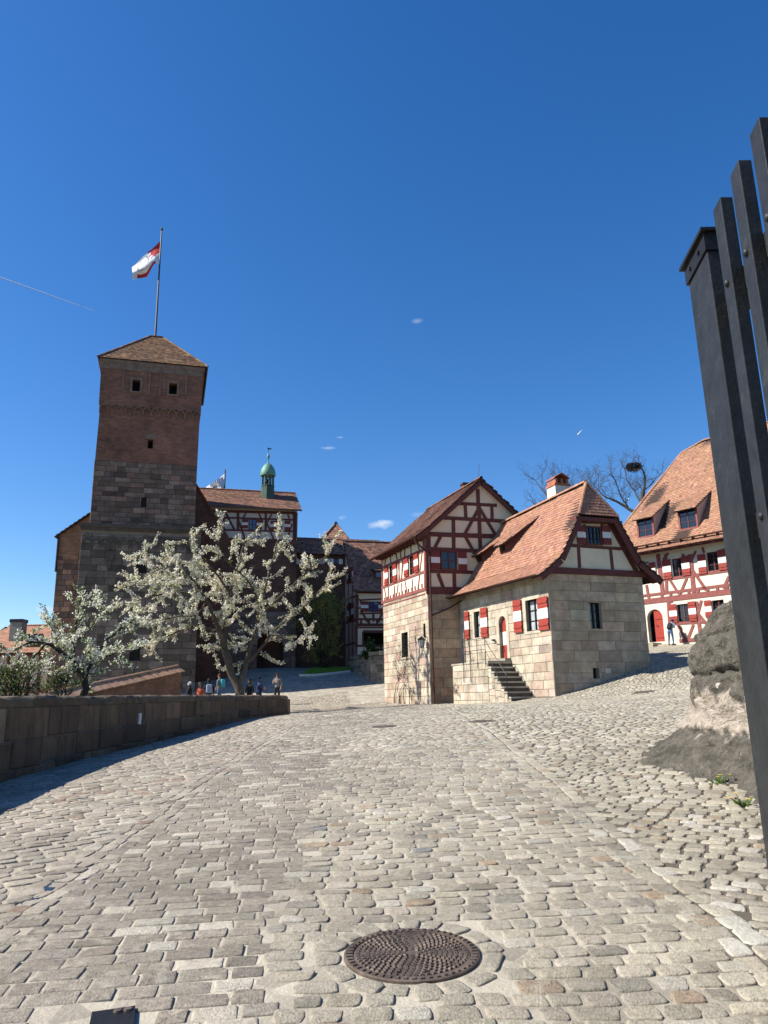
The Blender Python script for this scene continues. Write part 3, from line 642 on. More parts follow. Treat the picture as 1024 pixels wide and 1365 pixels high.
    for sgn in (0,1):
        q = (lambda p: p) if sgn == 0 else mir
        a1,a2,a3,a4 = q(A1),q(A2),q(A3),q(A4)
        ob = -8.1
        tiles(r, [P(*a1,oF), P(*a1,ob), P(*a2,ob-.1), P(*a2,oF)][::1], None, TP_A, board=r, tw=.17, th=.16, sag=.012)
        NS = 4; zl = lambda o: rz-.36*max(0,-o)/7.3
        for k in range(NS):
            oa, oc = (oF if k == 0 else -.28-(7.9)*k/NS), -.28-7.9*(k+1)/NS
            top = [P(a4[0],zl(oc),oc), P(a4[0],zl(-.28) if k == 0 else zl(oa),-.28 if k == 0 else oa)]
            tiles(r, [P(*a2,oa), P(*a2,oc)]+top+([P(*a3,oF)] if k == 0 else []), None, TP_A, board=r, tw=.17, th=.16, sag=.012)
    tiles(r, [P(*A3,oF+.06), P(*mir(A3),oF+.06), P(*A4,-.26)], None, TP_A, board=r, tw=.17, th=.16)
    ridge(r, P(ridgeu,rz+.03,-.26), P(ridgeu,rz+.03-.36*8.2/7.3,-8.2), TP_A, r=.12)
    ridge(r, P(*A3,oF+.03), P(ridgeu,rz+.02,-.26), TP_A, r=.08); ridge(r, P(*mir(A3),oF+.03), P(ridgeu,rz+.02,-.26), TP_A, r=.08)
    rf = r.build('roof', [M['tile'], M['roof_board']], g)
    bb = MB()
    for q in ((lambda p: p), mir):
        for a, c in ((A1,A2),(A2,A3)):
            a = np.array(q(a)); c = np.array(q(c)); d = nn(c-a); nq = np.array([-d[1],d[0]]); nq = nq if nq[1] < 0 else -nq
            bb.prism([P(*(a+nq*.07),oF-.02), P(*(c+nq*.07),oF-.02), P(*(c+nq*.30),oF-.02), P(*(a+nq*.30),oF-.02)], -sk*.06)
            bb.prism([P(*(a+nq*.08),oF-.1), P(*(c+nq*.08),oF-.1), P(*(c+nq*.12),oF-.1), P(*(a+nq*.12),oF-.1)], -FG.n3*.6)
    FG.beam(bb, (1.4,9.10), (3.6,9.10), .18, -.1, .36)
    bb.build('barge_board', M['timber'], g)
    # two wedge dormers in the roof slope; their own facing is the stair side
    for i, (of_, ot_, dz) in enumerate(((-4.6,-3.25,-.06),(-6.85,-5.45,-.16))):
        F0 = (1.10,8.50+dz,of_); F1 = (1.00,9.08+dz,of_); T_ = (2.02-(.16 if i else 0),10.06+dz-(.26 if i else 0),ot_); w_ = .62
        m = MB(); m.prism([P(*F0), P(*F1), P(*T_)], FG.n3*-.05); m.prism([P(F0[0],F0[1],of_-w_), P(F1[0],F1[1],of_-w_), P(T_[0],T_[1],of_-w_)], FG.n3*-.05)
        m.prism([P(*F0), P(F1[0],F1[1]-.08,of_), P(F1[0],F1[1]-.08,of_-w_), P(F0[0],F0[1],of_-w_)], FG.t3*.06)
        dm = m.build('dormer', M['timber'], g); tag(dm, ('nearer low wedge dormer in the orange tiles','farther low wedge dormer in the orange tiles')[i])
        m = MB(); m.prism([P(F0[0]-.01,F0[1]+.12,of_-.15), P(F1[0]-.01,F1[1]-.14,of_-.15), P(F1[0]-.01,F1[1]-.14,of_-w_+.15), P(F0[0]-.01,F0[1]+.12,of_-w_+.15)], -FG.t3*.01); m.build('dormer_opening', M['void'], dm)
        m = MB(); e_ = (F1[0]-.28, F1[1]-.16)
        tiles(m, [P(e_[0],e_[1],of_-w_-.1), P(e_[0],e_[1],of_+.16), P(T_[0]+.04,T_[1]+.06,ot_+.05), P(T_[0]+.04,T_[1]+.06,of_-w_-.12)], None, TP_A, board=m, tw=.17, th=.16); m.build('dormer_roof', [M['tile'], M['roof_board']], dm)
    # chimney
    c = P(3.12, 0, -3.15)
    pc_ = at(741,650,c[1]); 
    m = MB(); t3 = FG.t3*.40; n3 = FG.n3*.38
    base = np.array([c[0], c[1], 0]); zt_ = at(741,650,c[1])[2]
    m.obox(base+np.array([0,0,(zt_+8)/2]), t3, n3, (0,0,(zt_-8)/2)); ch = m.build('chimney', M['chimney_white'], g)
    m = MB(); m.obox(base+np.array([0,0,zt_+.05]), t3*1.1, n3*1.1, (0,0,.05))
    for s in (-.7,0,.7): m.obox(base+t3*s*1.05+np.array([0,0,zt_+.22]), t3*.16, n3, (0,0,.13))
    for s in (-1,1): m.prism([base+np.array([0,0,zt_+.36])-n3*1.1+t3*s*1.05, base+np.array([0,0,zt_+.36])+n3*1.1+t3*s*1.05, base+np.array([0,0,zt_+.6])+n3*1.1, base+np.array([0,0,zt_+.6])-n3*1.1], (0,0,.05))
    m.build('chimney_cap', M['pot'], ch)
    # house number plate
    m = MB(); rr = FG.rect(807.5,891,813.5,897); FG.box(m, *rr, .0, .03); pl = m.build('notice_plate', M['plaster_light'], g)
    m = MB()
    for k in range(3): FG.box(m, rr[0]+.05, rr[1]-.05, rr[2]+.06+.07*k, rr[2]+.075+.07*k, .03, .034)
    m.build('faded_lettering', M['door_red'], pl)
    # gutter and downpipe bend at the far end of the eave
    m = MB(); gutter(m, P(-.70,6.60,.3), P(-.70,6.62,-7.6), .06); m.build('gutter', M['pipe'], g)
    # stair
    off = 1.2; s = MB(); FO = Face(C0, L0, off)
    n = 8; zb, ztop = 1.47, 3.20; u0, u1 = 1.45, 3.14
    for k in range(n):
        za = zb + (ztop-zb)*(k+1)/n; ua = u0 + (u1-u0)*k/(n-1) - .1
        for j in range(1): 
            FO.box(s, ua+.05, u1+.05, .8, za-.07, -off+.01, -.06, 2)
            FO.box(s, ua, ua+.36, za-.07, za, -off+.012, .03, 1, [.40,.365,.30])
            if k: ashlar(s, FO, ua-.17, ua+.09, .9, za-.07-.216, [], SP_A, hr=(.22,.34), wr=(.3,.6), o=-.004*(k%3), th=.05)
    FO.box(s, u1, 6.4, .6, ztop-.02, -off+.013, -.04, 0)
    ashlar(s, FO, u1, 6.3, .9, ztop-.03, [], SP_A, hr=(.28,.36), wr=(.4,.8), o=.0, th=.3)
    # cut the ashlar's stepped edge: keep the block under the flight
    FO.box(s, u1-.05, 6.4, ztop-.02, ztop+.05, -off+.012, .02, 1, [.4,.36,.29])
    FL.box(s, dr[0]-.25, dr[1]+.25, ztop+.05, dr[2], .01, .32, 1, [.36,.32,.26])
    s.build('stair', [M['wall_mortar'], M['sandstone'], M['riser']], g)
    r = MB(); zl = ztop+.05; H = 1.0
    us = [5.2,4.55,3.9,3.2]
    for u in us: r.tube([FO.pt(u,zl-.9 if u > 4 else zl-.3,.05), FO.pt(u,zl+H,.05)], .016)
    for zz in (H, H*.5): r.tube([FO.pt(us[0],zl+zz,.05), FO.pt(us[-1],zl+zz,.05)], .014)
    lo_ = FO.uz(673,937)
    r.tube([FO.pt(1.55,1.5,.06), FO.pt(1.55,2.55,.06), FO.pt(us[-1],zl+H*.93,.06)], .016)
    r.tube([FO.pt(1.75,1.9,.06), FO.pt(us[-1],zl+.5,.06)], .012)
    r.build('stair_railing', M['iron'], g)
    r = MB(); r.tube([FL.pt(4.25,4.2,.02), FL.pt(4.25,4.25,.25), FL.pt(3.95,4.25,.25), FL.pt(3.95,4.05,.25)], .028); r.build('handrail_bracket', M['iron'], g)
    return g
mk('riser', (.10,.085,.065), var=.35, bump=.5)  # shade under the tread overhang, plus moss, put into the riser colour
mk('tile_board', (.16,.06,.04), var=.3, bump=.2)
mk('pot', (.42,.15,.08), var=.2, bump=.3)
house_a()
# ================================================================== HOUSE B: tall half-timbered gable house
SP_B = spal((.48,.405,.31), .08, ((.22,(.43,.32,.245)),(.10,(.38,.30,.23)),(.15,(.53,.47,.38))))
SP_BG = spal((.47,.355,.23), .11, ((.2,(.42,.28,.19)),(.15,(.35,.26,.18))))
def house_b():
    C0, R0, L0 = (2.11,38.45), (7.42,39.8), (-.13,44.5)
    g = empty('half_timbered_house', (3,40,1.5), 'tall narrow house, stone below, dark red half timbered gable above, drainpipe at its corner', 'house')
    FG = Face(C0, R0); FL = Face(C0, L0); Lg = 6.1; Ll = 6.5; zs = 7.17; zp = 9.87
    b = MB(); wl = FL.rect(536,843,544.4,876); sl = FL.rect(540.8,917,542.2,925)
    slab(b, FL, 0, Ll, .8, zs, [wl], -.5, -.03); ashlar(b, FL, 0, Ll, 1.0, zs, [wl, sl], SP_B, hr=(.32,.45), wr=(.5,1.1))
    for r in ((wl[0]-.2,wl[0],wl[2]-.1,wl[3]+.15),(wl[1],wl[1]+.2,wl[2]-.1,wl[3]+.15),(wl[0],wl[1],wl[3],wl[3]+.15),(wl[0],wl[1],wl[2]-.1,wl[2])): FL.box(b, *r, -.3, .02, 1, [.52,.45,.35])
    slab(b, FG, 0, Lg, .8, zs, [], -.5, -.03); ashlar(b, FG, 0, Lg, 1.0, zs, [], SP_BG, hr=(.36,.5), wr=(.6,1.3))
    b.build('stone_wall', [M['wall_mortar'], M['sandstone']], g)
    v = MB(); v.prism([FG.pt(.55,.9,-.55), FG.pt(Lg-.6,.9,-.55), FG.pt(Lg-.6,.9,-5.4), FG.pt(.55,.9,-5.4)], (0,0,8.4), 0); v.build('dark_interior', M['void'], g)
    # plaster
    ap = (3.05,12.72)
    m = MB(); wg = FG.rect(587.5,735,608,759.5)
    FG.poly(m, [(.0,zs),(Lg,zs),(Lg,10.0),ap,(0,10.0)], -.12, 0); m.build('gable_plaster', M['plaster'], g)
    m = MB(); wa = FL.rect(519.2,753,525,778.5); wb = FL.rect(546,740,553,766)
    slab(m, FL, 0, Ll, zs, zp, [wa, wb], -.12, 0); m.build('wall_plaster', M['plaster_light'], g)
    m = MB(); c5 = lambda x, y: (490+x/4.267, 630+y/4.267)
    for a, c, w in [((345,350),(790,365),.24),((430,257),(790,277),.19),((520,176),(735,187),.17),((345,433),(720,450),.19),((345,561),(680,570),.17),((345,672),(640,672),.36),
                    ((627,95),(630,215),.19),((633,190),(641,450),.20),((555,180),(559,255),.17),((706,190),(709,268),.17),((488,265),(490,440),.19),((492,568),(495,665),.19),
                    ((632,205),(553,350),.17),((553,358),(655,545),.17),((638,205),(745,385),.17),((418,358),(380,432),.17),((400,575),(435,665),.17),((345,350),(348,690),.25),((417,440),(417,560),.12),((503,440),(503,560),.12)]:
        FG.pbeam(m, c5(*a), c5(*c), w)
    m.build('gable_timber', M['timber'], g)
    m = MB(); c7 = lambda x, y: (500+x/7.314, 700+y/7.314)
    for a, c, w in [((66,418),(488,232),.12),((66,612),(488,452),.13),((66,755),(492,622),.16),((66,795),(492,668),.05),((66,320),(480,110),.2)]:
        FL.pbeam(m, c7(*a), c7(*c), w)
    for a, c in [((95,620),(118,750)),((133,605),(135,742)),((195,590),(190,728)),((228,575),(208,722)),((262,565),(265,708)),((295,545),(320,692)),((365,525),(370,672)),((440,470),(420,645)),((465,245),(440,455)),
                 ((240,342),(235,545)),((270,335),(262,550)),((78,415),(80,600)),((98,408),(96,600)),((225,350),(245,540)),((285,325),(255,545)),((430,255),(428,470)),((104,330),(98,408)),((155,300),(156,385)),((205,270),(222,350)),((250,250),(256,335)),((297,225),(290,312)),((352,195),(355,285)),((408,150),(435,245)),((470,120),(472,240)),((70,330),(72,760)),((485,110),(490,640))]:
        FL.pbeam(m, c7(*a), c7(*c), .085 if a[0] < 480 else .2)
    for k in range(14):
        u = .12+k*.46; FL.box(m, u, u+.10, 7.2, 7.4, .0, .045)
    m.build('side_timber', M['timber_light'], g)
    W = window(FG, wg, g, 2, 2, o=.075, glass='glass_dark', frame='timber', bars='timber'); 
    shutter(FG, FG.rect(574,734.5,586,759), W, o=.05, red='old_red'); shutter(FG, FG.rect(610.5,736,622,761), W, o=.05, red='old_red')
    W = window(FL, wa, g, 2, 3, o=-.02); shutter(FL, FL.rect(514,755,518.5,780), W); shutter(FL, FL.rect(525.2,750,530,776), W)
    W = window(FL, wb, g, 2, 3, o=-.02); shutter(FL, FL.rect(540,742.5,545.5,769), W); shutter(FL, FL.rect(553.2,736.5,558.7,763.5), W)
    window(FL, wl, g, 1, 1, o=-.2, glass='glass_dark', frame='iron', bars='iron', grid=(4,7), label='iron grilled window low in the sunlit stone wall')
    # roof
    sk = -FL.t3; r = MB(); oF = .30; ob = -Ll-.4; P = lambda u,z,o=0.: FG.pt(u,z,0)+sk*o; rz = 12.95; ru = 3.05
    E1 = (-.64,9.70); E2 = (.05,10.24)
    mir = lambda p: (2*ru-p[0], p[1])
    for q in ((lambda p: p), mir):
        tiles(r, [P(*q(E1),oF), P(*q(E1),ob), P(*q(E2),ob), P(*q(E2),oF)], None, TP_B, board=r, tw=.18, th=.17)
        tiles(r, [P(*q(E2),oF), P(*q(E2),ob), P(ru,rz,ob), P(ru,rz,oF)], None, TP_B, board=r, tw=.18, th=.17, sag=.015)
    ridge(r, P(ru,rz+.02,oF), P(ru,rz,ob), TP_B, r=.1)
    r.build('roof', [M['tile_dark'], M['roof_board']], g)
    bb = MB()
    for q in ((lambda p: p), mir):
        for a, c in ((E1,E2),(E2,(ru,rz))):
            a = np.array(q(a)); c = np.array(q(c)); d = nn(c-a); nq = np.array([-d[1],d[0]]); nq = nq if nq[1] < 0 else -nq
            bb.prism([P(*(a+nq*.07),oF-.02), P(*(c+nq*.07),oF-.02), P(*(c+nq*.26),oF-.02), P(*(a+nq*.26),oF-.02)], -FG.n3*.06)
    for k in range(14): u = k*.47; FL.box(bb, u, u+.1, 9.6, 9.74, -.1, .55)
    bb.build('barge_board', M['timber'], g)
    m = MB(); gutter(m, P(-.70,9.70,.3), P(-.70,9.68,ob), .07)
    m.tube([P(-.70,9.6,.25), P(-.64,9.4,.2), P(-.06,8.95,.12), P(.12,8.7,.10), P(.13,1.5,.10)], .05, 8); m.build('drainpipe', M['pipe'], g)
    m = MB(); m.tube([P(.13,5.7,.12), P(1.1,6.1,.16), P(1.8,6.5,.18), P(1.92,6.8,.2)], .04, 6); m.build('branch_pipe', M['iron'], g)
    m = MB(); cpt = P(ru+.1, 0, -1.9); zc = at(620,648,cpt[1])[2]; cc = at(621,650,cpt[1])
    m.obox((cc[0],cpt[1],zc-.5), FG.t3*.2, FG.n3*.2, (0,0,.55)); ch = m.build('chimney', M['brick_pl'], g)
    m = MB(); m.obox((cc[0],cpt[1],zc+.09), FG.t3*.25, FG.n3*.25, (0,0,.05)); m.build('chimney_cap', M['roof_board'], ch)
    m = MB(); m.tube([P(ru,rz,-.1), P(ru+.12,rz+.85,-.1)], .012, 4); m.build('lightning_rod', M['iron'], g)
    # lantern hangs on a wall bracket
    lu, lz = FL.uz(562,856,.3)
    lg = empty('lantern', FL.pt(lu, lz-.25, .3), 'small black wall lantern on the sunlit stone side of the tall house', 'lantern')
    m = MB(); c = FL.pt(lu,lz,.3); m.lathe(c, [(.0,.30),(.05,.27),(.20,.14),(.20,.10)], 6); m.lathe(c, [(.10,-.27),(.12,-.24),(.0,-.3)], 6)
    for k in range(6): t = k*math.pi/3; m.tube([c+np.array([.17*math.cos(t),.17*math.sin(t),.12]), c+np.array([.11*math.cos(t),.11*math.sin(t),-.25])], .012, 4)
    m.tube([FL.pt(lu,lz+.28,.3), FL.pt(lu-.05,lz+.36,.15), FL.pt(lu-.1,lz+.2,.0)], .018); m.build('lantern_body', M['iron'], lg)
    m = MB(); m.lathe(c, [(.155,.11),(.10,-.24)], 6); m.build('pane', M['glass_pale'], lg)
    m = MB(); u2 = FL.uz(567.5,863)[0]; FL.box(m, u2-.04, u2+.04, 5.0-.35, 5.0+.35, .0, .08); m.build('wall_box', M['iron'], g)
    # bare climbing plant
    vg = MB(); random.seed(31)
    def grow(u, z, a, L, r, dep):
        pts = [FL.pt(u,z,.03)]; n = 5
        for k in range(n):
            a += random.gauss(0,.28); u += math.cos(a)*L/n; z += math.sin(a)*L/n; pts.append(FL.pt(u,z,.04+random.uniform(0,.08)))
        vg.tube(pts, [r*(1-.7*k/n) for k in range(n+1)], 4)
        if dep:
            for _ in range(3): grow(u, z, a+random.uniform(-.9,.9), L*random.uniform(.5,.8), r*.55, dep-1)
    for u, a in ((4.9,1.75),(4.2,1.5),(3.3,1.4),(2.6,1.8),(3.9,1.2)): grow(u, 1.3, a, 1.5, .03, 3)
    o = vg.build('climbing_plant', M['bark_dark']); tag(o, 'leafless climbing plant on the lower stone wall of the tall half timbered house', 'climber')
    return g
mk('brick_pl', (.20,.075,.05), var=.35, bump=.4)
house_b()
# ================================================================== HOUSE C: long half-timbered house at right
def house_c():
    C0, R0 = (16.7,50.6), (20.5,46.)
    F = Face(C0, R0); g = empty('long_timbered_house', (17,50,4.7), 'long cream and red timbered house with dormers and an arched red door', 'house')
    c8 = lambda x, y: (840+x/6.827, 730+y/6.827)
    R8 = lambda x0,y0,x1,y1: F.rect(*c8(x0,y0), *c8(x1,y1))
    U0, U1 = -1.2, 17.5
    win = [R8(385,95,488,275), R8(700,35,818,212), R8(432,512,543,688), R8(752,475,860,640), R8(70,130,178,290)]
    dz0 = F.uz(*c8(225,860))[1]; du0 = F.uz(*c8(160,700))[0]; du1 = F.uz(*c8(303,700))[0]; dz1 = F.uz(*c8(230,560))[1]
    door = (du0, du1, dz0, dz1)
    extra = [(u, u+1.0, z, z+1.45) for u in (8.2,10.4,12.6,14.8) for z in (5.6, 8.7)]
    m = MB(); holes = win+[door]+extra
    slab(m, F, U0, U1, 3.5, 11.2, holes, -.35, 0)
    FRs = Face(F.pt(U0,0)[:2], F.pt(U0,0,-8)[:2]); slab(m, FRs, 0, 8, 3.5, 11.2, [], -.3, 0) if FRs.n@F.t < 0 else None
    m.build('wall_plaster', M['plaster_light'], g)
    # door surround: smooth stone-coloured plaster corners of the arch
    m = MB(); uc = (du0+du1)/2; hw = (du1-du0)/2; zc = dz1-hw; N = 12
    for k in range(N):
        t0, t1 = math.pi*k/N, math.pi*(k+1)/N; f = lambda t: (uc+hw*math.cos(t), zc+hw*math.sin(t))
        F.poly(m, [f(t0), f(t1), (f(t1)[0], dz1), (f(t0)[0], dz1)], -.34, -.002, 0)
    m.build('door_arch', M['plaster_light'], g); m = MB(); F.box(m, du0-.5, du1+.6, dz0-.6, dz0, -.2, .02); m.build('threshold', M['plaster_light'], g)
    m = MB(); F.box(m, U0+.1, U1, 4.1, 10.8, -1.4, -1.2); F.box(m, U0+.1, U0+.2, 4.1, 10.8, -1.2, -.36); m.build('dark_interior', M['void'], g)
    m = MB(); um = uc-.12; N = 8   # one leaf, ajar
    pts = [(um, dz0), (du1, dz0)] + [(uc+hw*math.cos(math.pi/2*k/N*1.12), zc+hw*math.sin(math.pi/2*k/N*1.12)) for k in range(N+1)]
    F.poly(m, pts, -.16, -.1); F.box(m, um+.06, du1-.06, dz0+.25, dz0+.33, -.1, -.07); F.box(m, um+.06, du1-.06, zc-.1, zc-.02, -.1, -.07)
    dd = m.build('door', M['door_red'], g)
    m = MB(); m.tube([F.pt(um+.12,dz0+1.05,-.1), F.pt(um+.12,dz0+1.05,-.02), F.pt(um+.26,dz0+1.05,-.02)], .018); m.build('handle', M['iron'], dd)
    m = MB(); L = lambda a,b,w,**k: F.pbeam(m, c8(*a), c8(*b), w, **k)
    zp = 11.0
    F.beam(m, (U0,10.85), (U1,10.85), .3); 
    zA = 8.02; zB = 7.62; zS = F.uz(*c8(560,255))[1]
    F.beam(m, (U0,zA), (U1,zA), .17); F.beam(m, (U0,zB), (U1,zB), .34)
    F.beam(m, (U0,zS), (U1,zS), .18)
    for a, c, w in [((255,60),(300,430),.28),((325,60),(335,420),.20),((548,60),(582,410),.28),((150,340),(175,475),.18),((365,295),(440,415),.17),((518,275),(460,415),.17),((560,190),(692,385),.19),((900,265),(850,372),.19),
                    ((350,50),(300,110),.14),((475,60),(520,110),.14),((600,30),(560,120),.16),((375,490),(378,500),.2),((350,490),(362,690),.22),((603,490),(648,845),.24),((650,480),(618,600),.17),((618,600),(692,690),.19),((432,700),(512,845),.17),((578,700),(522,845),.17),
                    ((360,692),(690,676),.17),((450,850),(660,832),.22),((850,10),(890,215),.2),((660,0),(675,45),.14)]:
        L(a, c, w)
    u = 1.6
    while u < U1: F.box(m, u, u+.17, 7.80, 7.95, .0, .05); u += .62
    for k, u in enumerate((7.4,9.6,11.8,14.,16.2)):
        F.beam(m, (u,4.4), (u,10.8), .26); F.beam(m, (u,zS), (u+.7,8.1), .18); F.beam(m, (u,5.6), (u-.7,4.5), .18)
    k = U0
    while k < U1: F.box(m, k, k+.14, 10.72, 10.9, .03, .7); k += .85
    m.build('timber_frame', M['timber_light'], g)
    sh = [((302,110,378,285),(474,75,548,255)),((622,60,697,240),(805,18,880,205)),((362,515,432,685),(537,490,607,670)),((685,480,748,640),None),(None,(182,135,238,292))]
    for w, s in zip(win, sh):
        W = window(F, w, g, 2, 3, o=-.1, frame='timber', bars='timber')
        for q in s:
            if q: shutter(F, R8(*q), W, o=.05)
    for w in extra:
        W = window(F, w, g, 2, 3, o=-.1); shutter(F, (w[0]-.72,w[0]-.04,w[2],w[3]), W); shutter(F, (w[1]+.04,w[1]+.72,w[2],w[3]), W)
    # roof
    r = MB(); P = F.pt; mm_ = 1.28; zr = lambda o: 10.75+mm_*(.6-o)
    oR = -6.15; UB = 18.5
    outline = [(-1.55,.35),(UB,.35),(UB,oR),(2.5,oR),(1.05,-5.65),(.3,-4.4),(-.5,-3.2),(-1.5,-1.35)]
    tiles(r, [P(u,zr(o),o) for u,o in outline], None, TP_C, board=r, tw=.19, th=.17, lift=.026, sag=.03)
    # flatter skirt at the eave
    tiles(r, [P(-1.6,10.72,1.0), P(UB,10.72,1.0), P(UB,11.02,.42), P(-1.6,11.02,.42)], None, TP_C, board=r, tw=.19, th=.17)
    vb = [(-1.55,.35),(-1.5,-1.35),(-.5,-3.2),(.3,-4.4),(1.05,-5.65),(2.5,oR)]
    for a, c in zip(vb, vb[1:]): ridge(r, P(a[0],zr(a[1])+.02,a[1]), P(c[0],zr(c[1])+.02,c[1]), TP_C, r=.1)
    ridge(r, P(2.5,zr(oR)+.02,oR), P(UB,zr(oR)+.02,oR), TP_C, r=.12)
    # rear slopes
    r.prism([P(2.5,zr(oR)-.05,oR), P(UB,zr(oR)-.05,oR), P(UB,11,oR-6), P(-1,11,oR-6)], (0,0,-.05), 1)
    r.prism([P(-1.5,zr(-1.35)-.08,-1.35), P(1.05,zr(-5.65)-.08,-5.65), P(2.5,zr(oR)-.08,oR), P(-1,11,oR-6), P(-1.3,10.8,-1)][::-1], -F.t3*.04, 1)
    rf = r.build('roof', [M['tile'], M['roof_board']], g)
    m = MB(); gutter(m, P(-1.4,11.25,.52), P(UB,11.25,.52), .09); k = -1.2
    while k < UB: F.box(m, k, k+.03, 11.0, 11.26, .3, .62); k += .8
    m.build('gutter', M['gut'], g)
    for i, (a, b_) in enumerate(((.2,1.42),(3.22,4.5),(6.4,7.7),(9.8,11.1),(13.2,14.5))):
        dormer(F, 10.75, .6, mm_, a, b_, -.3, 1.42, .62, g, TP_C, front=True, ov=.35, wallm='plaster_pink', cheek='timber_light', label=('left dormer with a dark four pane window','right dormer with a curtained window') [i] if i < 2 else None)
    return g, F
mk('plaster_pink', (.60,.46,.38), var=.08, bump=.1)
mk('gut', (.16,.10,.075), rough=.5, var=.3, metal=.3, bump=.1)
HC, FC = house_c()
# ================================================================== TOWER
TS = spal((.165,.112,.085), .24, ((.15,(.10,.07,.058)),(.12,(.21,.155,.12)),(.08,(.20,.12,.09))))
TL = spal((.135,.105,.083), .2, ((.2,(.085,.068,.055)),(.12,(.19,.155,.125))))
def tower():
    a = np.array([-19.2,48.]); dv = np.array([.963,.27]); b = a+7.2*dv
    F = Face(a, b); g = empty('castle_tower', (*((a+b)/2),1.8), 'tall square castle tower, dark stone below and brown brick above, with a low pyramid roof', 'tower')
    n3 = F.n3; t3 = F.t3; Dp = 7.0
    def ring(u0,u1,z,o0): return [F.pt(u0,z,o0), F.pt(u1,z,o0), F.pt(u1,z,o0-(u1-u0)), F.pt(u0,z,o0-(u1-u0))]
    def frus(mb, r0, r1, m=0, st=True):
        n = 4
        for k in range(n):
            q = [r0[k], r0[(k+1)%n], r1[(k+1)%n], r1[k]]; L = np.linalg.norm(np.array(q[1])-q[0])
            mb.face(q, m, None, [(0,q[0][2]),(L,q[1][2]),(L,q[2][2]),(0,q[3][2])])
    # brick shaft with real openings in the front: front built from slabs, the others plain
    m = MB(); H = []
    w1 = F.rect(176.5,507,187,522.5); w2 = F.rect(225.5,511.5,236,526.5); s1 = F.rect(197,586,204,598)
    def front(mb, u0b,u1b,z0,u0t,u1t,z1,holes,o=0.,m=0):
        for r in sub_rect((min(u0b,u0t)-.0,max(u1b,u1t),z0,z1), holes):
            q = []
            for (u,z) in ((r[0],r[2]),(r[1],r[2]),(r[1],r[3]),(r[0],r[3])):
                k = (z-z0)/(z1-z0); lo = u0b+(u0t-u0b)*k; hi = u1b+(u1t-u1b)*k; q.append((min(max(u,lo),hi), z))
            mb.face([F.pt(u,z,o) for u,z in q], m, None, q)
        for h in holes:
            for (p, q) in (((h[0],h[2]),(h[1],h[2])),((h[1],h[2]),(h[1],h[3])),((h[1],h[3]),(h[0],h[3])),((h[0],h[3]),(h[0],h[2]))):
                mb.face([F.pt(*p,o), F.pt(*q,o), F.pt(*q,o-.6), F.pt(*p,o-.6)], m, None, [(p[0],p[1]),(q[0],q[1]),(q[0]+.1,q[1]+.6),(p[0]+.1,p[1]+.6)])
            mb.face([F.pt(h[0],h[2],o-.6),F.pt(h[1],h[2],o-.6),F.pt(h[1],h[3],o-.6),F.pt(h[0],h[3],o-.6)], 1)
    front(m, .30,6.83,17.3,.36,6.86,21.2,[s1])
    A0, A1 = ring(.30,6.83,17.3,0), ring(.36,6.86,21.2,0)
    for k in (1,2,3): m.face([A0[k],A0[(k+1)%4],A1[(k+1)%4],A1[k]], 0, None, [(0,17.3),(6.5,17.3),(6.5,21.2),(0,21.2)])
    front(m, .28,6.92,21.2,.24,6.96,24.35,[w1,w2],o=.10)
    B0, B1 = ring(.28,6.92,21.2,.10), ring(.24,6.96,24.35,.10)
    for k in (1,2,3): m.face([B0[k],B0[(k+1)%4],B1[(k+1)%4],B1[k]], 0, None, [(0,21.2),(7,21.2),(7,24.3),(0,24.3)])
    m.face(B0[::-1], 0, None, [(0,0)]*4)
    m.build('brick_shaft', [M['brick_tower'], M['void']], g)
    m = MB()
    # corbel frieze, cornice and window surrounds
    for k in range(12):
        u = .35+k*.55; N = 6
        for q in range(N):
            t0, t1 = math.pi*q/N, math.pi*(q+1)/N
            F.poly(m, [(u+.26+.2*math.cos(t0),20.95+.2*math.sin(t0)),(u+.26+.2*math.cos(t1),20.95+.2*math.sin(t1)),(u+.26+.26*math.cos(t1),20.95+.26*math.sin(t1)),(u+.26+.26*math.cos(t0),20.95+.26*math.sin(t0))], -.02, .15)
        F.box(m, u-.03, u+.05, 20.6, 20.97, -.02, .14)
    m.build('corbel_frieze', M['trim'], g)
    for w in (w1,w2):
        m = MB()
        for r in ((w[0]-.9+.25,w[0]-.55,w[2]-.25,w[3]+1.0),(w[1]+.55,w[1]+.65,w[2]-.25,w[3]+1.0),(w[0]-.65,w[1]+.65,w[3]+1.0,w[3]+1.1),(w[0]-.14,w[0],w[2]-.1,w[3]+.14),(w[1],w[1]+.14,w[2]-.1,w[3]+.14),(w[0],w[1],w[3],w[3]+.14),(w[0],w[1],w[2]-.1,w[2])): F.box(m, *r, .1, .16)
        m.build('window_surround', M['trim'], g)
    m = MB(); F.box(m, s1[0]-.2, s1[1]+.2, s1[3]+.05, s1[3]+.35, -.02, .05); m.build('lintel', M['trim'], g); m = MB()
    o0 = ring(.12,7.08,24.22,.18); m.prism(o0, (0,0,.26)); F.box(m, .26,6.94,23.8,24.22,.08,.13)
    m.build('upper_cornice', M['trim'], g)
    # stone shaft
    m = MB(); s2 = F.rect(188,663,195.5,676)
    core = ring(.30,6.80,12.9,-.06); core1 = ring(.32,6.78,17.3,-.06); frus(m, core, core1)
    ashlar(m, F, .26, 6.84, 12.9, 17.3, [s2], TS, hr=(.30,.40), wr=(.5,1.0), gap=.012, m=1); F.box(m, s2[0],s2[1],s2[2],s2[3],-.055,-.05,2)
    Fl = Face(F.pt(.26,0,0)[:2], F.pt(.26,0,-6.5)[:2]); Fl.n = -F.t; Fl.n3 = -t3
    ashlar(m, Fl, 0, 6.5, 12.9, 17.3, [], TS, hr=(.32,.42), wr=(.5,1.0), gap=.012, m=1)
